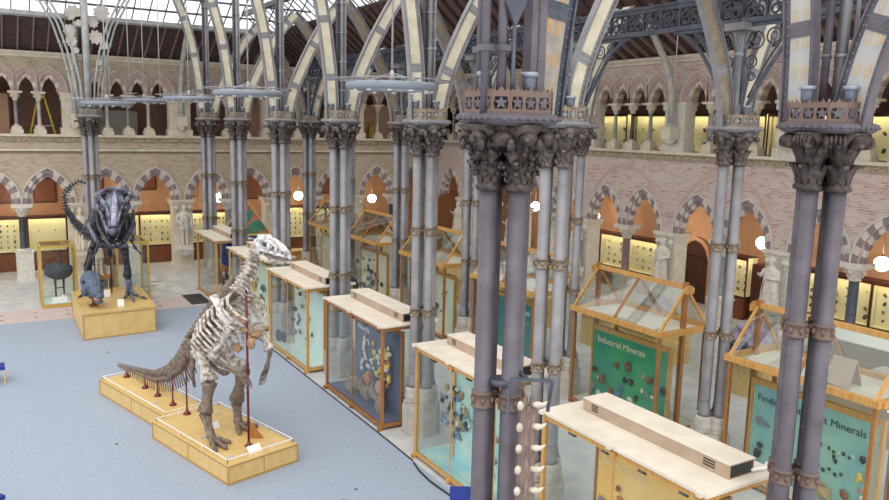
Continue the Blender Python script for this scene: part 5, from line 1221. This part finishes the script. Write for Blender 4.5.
for (x, y, z) in ((2.95, 20.69, .6), (3.21, 19.6, .68), (3.37, 18.87, .8), (3.56, 18.08, 1.15), (3.72, 17.35, 1.8)): pole(x, y, .41, z)
pole(4.42, 14.96, .41, 3.7)
m = MB(); m.prism([(0, 0), (.34, 0), (0, .42)], lambda a, b, s: (4.55+a*.8+(.0), 15.35+(.02 if s else -.02)-a*.4, .41+b)); m.v = [tuple(Vector(v)-GO) for v in m.v]; m.build('wooden_bracket', oak_d, ig)
m = MB(); m.tube([(4.5, 15.2, 2.5), (5.2, 16.2, 2.0), (5.6, 17, 1.9)], .006, 4)
# ------------------------------------------------------------------ two tall glass cases behind the tyrannosaur
def tall_case(x0, x1, y0, y1, H, label):
    t = thing('glass_case', label, 'display case', ((x0+x1)/2, y0, 0)); w = (x1-x0)/2; D = y1-y0; b = .07
    m = MB()
    for px in (-w, w-b):
        for py in (0, D-b): m.box(px, px+b, py, py+b, 0, H)
    e = .006
    for z0, z1 in ((0.01, .14), (H-.08, H-.004)): m.box(-w+b, w-b, e, b-e, z0, z1); m.box(-w+b, w-b, D-b+e, D-e, z0, z1); m.box(-w+e, -w+b-e, b, D-b, z0, z1); m.box(w-b+e, w-e, b, D-b, z0, z1)
    m.build('frame', yoak, t)
    for a in ((-w+.02, -w+.026, b, D-b, .14, H-.08), (w-.026, w-.02, b, D-b, .14, H-.08), (-w+b, w-b, .02, .026, .14, H-.08), (-w+b, w-b, D-.026, D-.02, .14, H-.08), (-w+b, w-b, b, D-b, H-.03, H-.024)):
        m = MB(); m.box(*a); m.build('glass_pane', glass, t)
    m = MB(); m.box(-w+b, w-b, b, D-b, .1, .15); m.build('floor_tray', b_mint, t)
    return t
yoak = mat('oak_yellow', (196, 166, 84), .45, c2=(180, 148, 66), sc=3, stretch=(8, 8, .8))
tall_case(1.68, 2.93, 31.5, 32.9, 2.35, 'tall glass case with yellow oak frame holding a dark bird, left of the tyrannosaur')
tall_case(4.3, 5.5, 31.5, 33.2, 2.35, 'tall glass case with yellow oak frame holding a thin pale skeleton, right of the tyrannosaur')
bt = thing('dodo_bird', 'dark long-legged mounted bird standing inside the left tall glass case', 'bird', (2.35, 32.2, .15))
def birdm(m):
    m.blob((0, 0, 1.12), (.46, .34, .34), nu=14, nv=9, jit=.05); m.tube([(.03, -.1, 1.25), (.05, -.22, 1.6), (.04, -.2, 1.85)], [.09, .05, .045], 8); m.blob((.04, -.22, 1.92), (.07, .1, .06)); m.tube([(.04, -.3, 1.91), (.04, -.42, 1.88)], [.03, .008], 6)
    for s in (-1, 1): m.blob((s*.3, .02, 1.15), (.2, .28, .25), nu=8, nv=6, jit=.15)
o = MB(); birdm(o); o = o.build('body', feather, bt)
for s in (-1, 1):
    m = MB(); m.tube([(s*.14, 0, .9), (s*.14, .03, .5), (s*.14, 0, .05)], [.06, .035, .03], 7)
    for q in (-.08, .0, .08): m.tube([(s*.14, 0, .04), (s*.14+q, -.16, .02)], [.025, .012], 5)
    m.build('leg', dgrey, bt)
m = MB(); m.box(-.14, .14, -.01, .01, .45, .49); m.build('cross_bar', dgrey, bt)
m = MB(); m.blob((0, 0, .09), (.07, .07, .09), nu=10, nv=7); tag(m.build('egg', white, None, (2.45, 31.95, .22)), 'white egg on the floor of the left tall glass case', 'egg')
m = MB(); m.box(-.35, .35, -.2, .2, 0, .03); m.bar((0, -.2, .0), (0, -.05, .2), .5, .02, upv=(0, 1, 0)); tag(m.build('white_sign', white, None, (2.3, 31.85, .15)), 'white information panel in the left tall glass case', 'panel')
m = MB(); m.tube([(0, 0, .05), (.03, 0, .6), (-.05, 0, 1.0), (.05, 0, 1.4), (.1, -.1, 1.7)], [.03, .03, .03, .025, .02], 6); m.tube([(.1, 0, .05), (.12, 0, .5), (-.0, 0, 1.0)], .02, 6); m.blob((.12, -.15, 1.75), (.06, .12, .06))
for k in range(5): m.tube([(0, 0, 1.1+k*.07), (.12, -.08, 1.0+k*.07), (.08, -.16, .95+k*.07)], .01, 5)
tag(m.build('small_skeleton', bone_w, None, (4.95, 32.2, .15)), 'thin pale standing skeleton in the right tall glass case', 'skeleton')
tb = thing('low_table', 'low dark wooden table behind the tyrannosaur legs', 'table', (4.0, 33.2, 0))
m = MB(); m.box(-.45, .35, -.3, .3, .70, .78); m.build('table_top', oak_d, tb)
for a in (-.4, .28):
    for b in (-.25, .25): m = MB(); m.box(a-.03, a+.03, b-.03, b+.03, 0, .70); m.build('leg', mwood, tb)
put_statue(2, (3.85, 33.15), .3, .80, 'cream coloured standing figure cast on the low table behind the tyrannosaur', stone)
bpy.data.objects[-1] if False else None
# ------------------------------------------------------------------ sperm whale jaw leaning on the closest pier
tooth_m = mat('tooth_cream', (208, 202, 188), .5, c2=(186, 176, 158), sc=12)
wj = thing('whale_jaw', 'upright brown jawbone with two rows of white pointed teeth fixed to the closest pier', 'bone', (4.77, 6.14, 0))
m = MB(); R3 = Matrix.Rotation(-.62, 3, 'Z')
def wp(a, b, c): v = R3 @ Vector((a, b, 0)); return (v.x, v.y, c)
for s in (-1, 1):
    m.tube([wp(s*.08, .0, 0), wp(s*.065, 0, 1.2), wp(s*.05, 0, 3), wp(s*.045, 0, 4.1), wp(s*.03, .02, 4.25)], [.09, .075, .055, .045, .02], 10)
m.tube([wp(0, -.0, 0), wp(0, -.0, 4.15)], [.08, .05], 8)
m.build('jawbone', mat('jaw_brown', (132, 112, 104), .6, c2=(98, 82, 76), sc=6, bump=.5, stretch=(6, 6, 1)), wj)
for k in range(16):
    z = 4.18-k*.235
    for s in (-1, 1):
        m = MB()
        if s > 0: m.tube([wp(s*.05, -.04, z), wp(s*.10, -.07, z+.005), wp(s*.15, -.09, z+.02), wp(s*.19, -.10, z+.06)], [.028, .038, .024, .004], 8)
        else: m.tube([wp(s*.07, -.03, z-.03), wp(s*.085, -.08, z-.01), wp(s*.09, -.11, z+.02), wp(s*.085, -.13, z+.05)], [.022, .038, .026, .004], 8, flat=1.4)
        m.build('tooth', tooth_m, wj)
m = MB(); m.bar(wp(-.2, .02, 4.42), wp(.24, .02, 4.42), .03, .03); m.bar(wp(-.2, .02, 4.42), wp(-.22, -.05, 4.0), .025, .03); m.bar(wp(.24, .02, 4.42), wp(.2, -.02, 4.1), .025, .03); m.bar(wp(-.02, .02, 4.42), wp(-.12, .38, 4.4), .05, .03)
m.lathe([(.112, 4.3), (.128, 4.31), (.128, 4.36), (.112, 4.37)], (4.72-4.84, 6.41-6.08), 14)
m.build('metal_bracket', iron_dark, wj)
# ------------------------------------------------------------------ chairs, stools, cables
def chair(loc, rz, label):
    t = thing('chair', label, 'chair', loc, rz)
    m = MB(); m.box(-.25, .25, -.24, .24, .40, .47); m.build('seat', bluefab, t); m = MB(); m.box(-.24, .24, .2, .24, .62, .86); m.build('backrest', bluefab, t)
    for a in (-.23, .23):
        m = MB(); m.bar((a, -.22, 0), (a, -.2, .42), .035); m.build('leg', oak_l, t); m = MB(); m.bar((a, .24, 0), (a, .23, .9), .035); m.build('leg', oak_l, t)
    m = MB(); m.box(-.23, .23, -.22, -.19, .33, .38); m.build('rail', oak_l, t)
    return t
chair((7.16, 11.02, 0), -2.11, 'blue upholstered chair in front of the pale cyan case')
chair((.02, 23.0, 0), PI/2, 'blue topped wooden seat at the left edge of the carpet')
chair((-.3, 14.8, 0), .6, 'blue chair with pale wooden frame at the lower left corner')
m = MB(); m.tube([(7.52, 25, .03), (7.5, 19, .03), (7.5, 15.2, .03), (7.48, 13.5, .03)], .016, 6); m.tube([(7.45, 13.4, .03), (7.36, 13.0, .03), (7.32, 12.5, .03), (7.36, 11.8, .03), (7.42, 11, .03)], .02, 6)
tag(m.build('floor_cable', black), 'black cable running along the carpet edge in front of the flat-topped cases', 'cable')
for i, (x, y) in enumerate([(3.0, 24.6), (2.2, 17.3), (5.9, 12.9), (5.5, 12.6), (5.6, 19.2)]):
    m = MB(); m.lathe([(.03, 0), (.03, .004)], n=8, sx=1.4); tag(m.build('carpet_stain', dgrey, None, (x, y, .013)), 'small dark spot on the blue-grey carpet', 'stain', 'dark spots on the carpet')
m = MB()
# ------------------------------------------------------------------ outer aisle furniture
kd = thing('pyramid_kiosk', 'pyramid-shaped wooden kiosk with colourful pictures behind the far piers', 'kiosk', (9.75, 32.9, 0))
m = MB(); m.box(-.95, .95, -.5, .5, .9, 2.2); m.build('blue_drape', bluefab, kd)
m = MB(); m.prism([(-.95, 2.25), (.95, 2.25), (0, 3.55)], lambda a, b, s: (a, -.35 if s else -.3, b)); pc_ = m.build('picture_panel', mat('picture', (196, 120, 90), .6, c2=(60, 130, 110), sc=2.2, contrast=(.45, .55)), kd)
m = MB(); m.bar((-1.0, -.42, 2.2), (0, -.42, 3.62), .07, .05); m.bar((1.0, -.42, 2.2), (0, -.42, 3.62), .07, .05); m.bar((-1.0, .5, 2.2), (0, .0, 3.62), .07, .05); m.bar((1.0, .5, 2.2), (0, 0, 3.62), .07, .05); m.box(-1.05, 1.05, -.5, -.42, 2.18, 2.28); m.box(.97, 1.05, -.5, .5, 2.18, 2.28); m.build('frame', oak_l, kd)
m = MB(); m.prism([(-.95, 2.25), (.95, 2.25), (0, 3.5)], lambda a, b, s: (a, .1 if s else 0, b)); m.build('back_panel', dgrey, kd)
def lump(name, mt, loc, r, label, cat, jit=.18, nu=12, nv=8, rz=0):
    m = MB(); m.blob((0, 0, r[2]*.9), r, 0, nu, nv, jit=jit, sm=False); m.blob((r[0]*.3, r[1]*.2, r[2]*1.3), (r[0]*.5, r[1]*.5, r[2]*.6), 0, nu, nv, jit=jit, sm=False)
    return tag(m.build(name, mt, None, loc, rz), label, cat)
def table(loc, w, d, h, label, mt=oak_l):
    t = thing('display_plinth', label, 'plinth', loc)
    m = MB(); m.box(-w/2, w/2, -d/2, d/2, h-.08, h); m.build('top', mt, t); m = MB(); m.box(-w/2+.05, w/2-.05, -d/2+.05, d/2-.05, 0, h-.08); m.build('body', mt, t); return t
purple = mat('rock_purple', (146, 136, 156), .7, c2=(110, 102, 122), sc=5, bump=.5)
table((17.6, 17.4, 0), 1.6, 3.4, 1.1, 'long pale wooden plinth behind the Industrial Minerals case'); lump('fossil_slab', mat('rock_slate', (96, 104, 118), .7, c2=(66, 72, 84), sc=9, bump=.8), (17.6, 18.4, 1.1), (.55, 1.1, .16), 'flat dark slate fossil slab on the pale plinth behind the green board case', 'fossil')
lump('rock', purple, (17.5, 16.4, 1.1), (.6, .6, .5), 'large mauve rock seen through the roof of the Industrial Minerals case', 'rock')
table((17.9, 13.0, 0), 1.3, 1.3, 1.0, 'pale wooden plinth under the large mauve boulder')
lump('boulder', purple, (17.9, 13.2, 1.0), (.7, .6, .5), 'large mauve boulder between the two gabled cases', 'rock'); lump('crystal_rock', cols['dark'], (17.0, 12.9, 1.0), (.28, .3, .3), 'dark crystalline rock left of the outer pier', 'rock', .3)
m = MB(); m.box(-.3, .3, -.3, .3, 0, 1.35); tag(m.build('white_pedestal', stone_white, None, (19.4, 13.7, 0)), 'plain cream pedestal right of the outer pier', 'pedestal')
table((17.2, 22.5, 0), 1.4, 3.0, 1.1, 'pale plinth in the right aisle behind the deep teal case'); lump('rock', cols['grey'], (17.2, 22.8, 1.1), (.5, .9, .3), 'grey rock on the plinth behind the deep teal case', 'rock')
table((16.9, 27.0, 0), 1.4, 2.6, 1.0, 'pale plinth in the right aisle behind the fourth gabled case'); table((12.0, 35.2, 0), 2.6, .8, 1.0, 'orange wooden bench before the far arcade', oak)
t = thing('long_bench_case', 'long low display case with amber lighting at the right edge', 'display case', (18.2, 8.5, 0))
m = MB(); m.box(-.9, .9, -2.6, 2.6, 0, 1.0); m.build('body', ply_d, t); m = MB(); m.box(-.95, .95, -2.65, 2.65, 1.0, 1.06); m.build('top', oak_l, t)
m = MB(); m.box(-.94, -.91, -1.4, .6, .88, .91); m.build('light_strip', mat('amber_strip', (255, 214, 140), .5, emit=1.5), t)
m = MB(); m.box(-.7, .7, -1.3, 1.3, 0, .08); m.box(-.62, .62, -1.22, 1.22, .08, .1, 1); tag(m.build('flat_case', [black, white], None, (20.3, 11.6, 1.5)), 'flat case with black edge and white top at the right edge', 'case')
m = MB(); m.box(-.55, .55, -1.1, 1.1, 0, 1.5); tag(m.build('cabinet_base', dwood, None, (20.3, 11.6, 0)), 'dark wooden base under the flat white-topped case', 'cabinet')
m = MB(); m.box(-.35, .35, -.3, .3, 0, .4); m.tube([(-.2, -.1, .4), (0, -.2, .43), (.2, -.1, .4)], .02, 5); tag(m.build('bust_block', stone_grey, None, (18.4, 9.8, 1.06)), 'pale block draped with a necklace-like cord on the low lit case', 'block')
lump('rock', purple, (18.3, 8.3, 1.06), (.6, .7, .5), 'mauve rock on the low lit case at the right edge', 'rock')
bb = thing('bear_mount', 'dark mounted animal standing between the two rows of cases', 'animal', (11.0, 26.0, 0), .4)
m = MB(); m.blob((0, 0, 1.0), (.35, .75, .42), nu=12, nv=8, jit=.05); m.blob((0, -.75, 1.35), (.22, .3, .24), nu=10, nv=7); m.tube([(0, -.5, 1.15), (0, -.75, 1.35)], [.3, .22], 10); m.tube([(0, -.95, 1.3), (0, -1.12, 1.24)], [.13, .09], 8)
for s in (-1, 1):
    for q in (-.45, .45): m.tube([(s*.2, q, .9), (s*.22, q+.05, .5), (s*.22, q-.03, .06)], [.17, .12, .11], 8); m.blob((s*.22, q-.08, .06), (.1, .15, .06))
    m.blob((s*.13, -.66, 1.57), (.06, .03, .07))
o = m.build('body', mat('fur_dark', (48, 50, 60), .9, c2=(32, 32, 40), sc=12, bump=.8), bb); r = o.modifiers.new('r', 'REMESH'); r.mode = 'VOXEL'; r.voxel_size = .03; r.use_smooth_shade = True
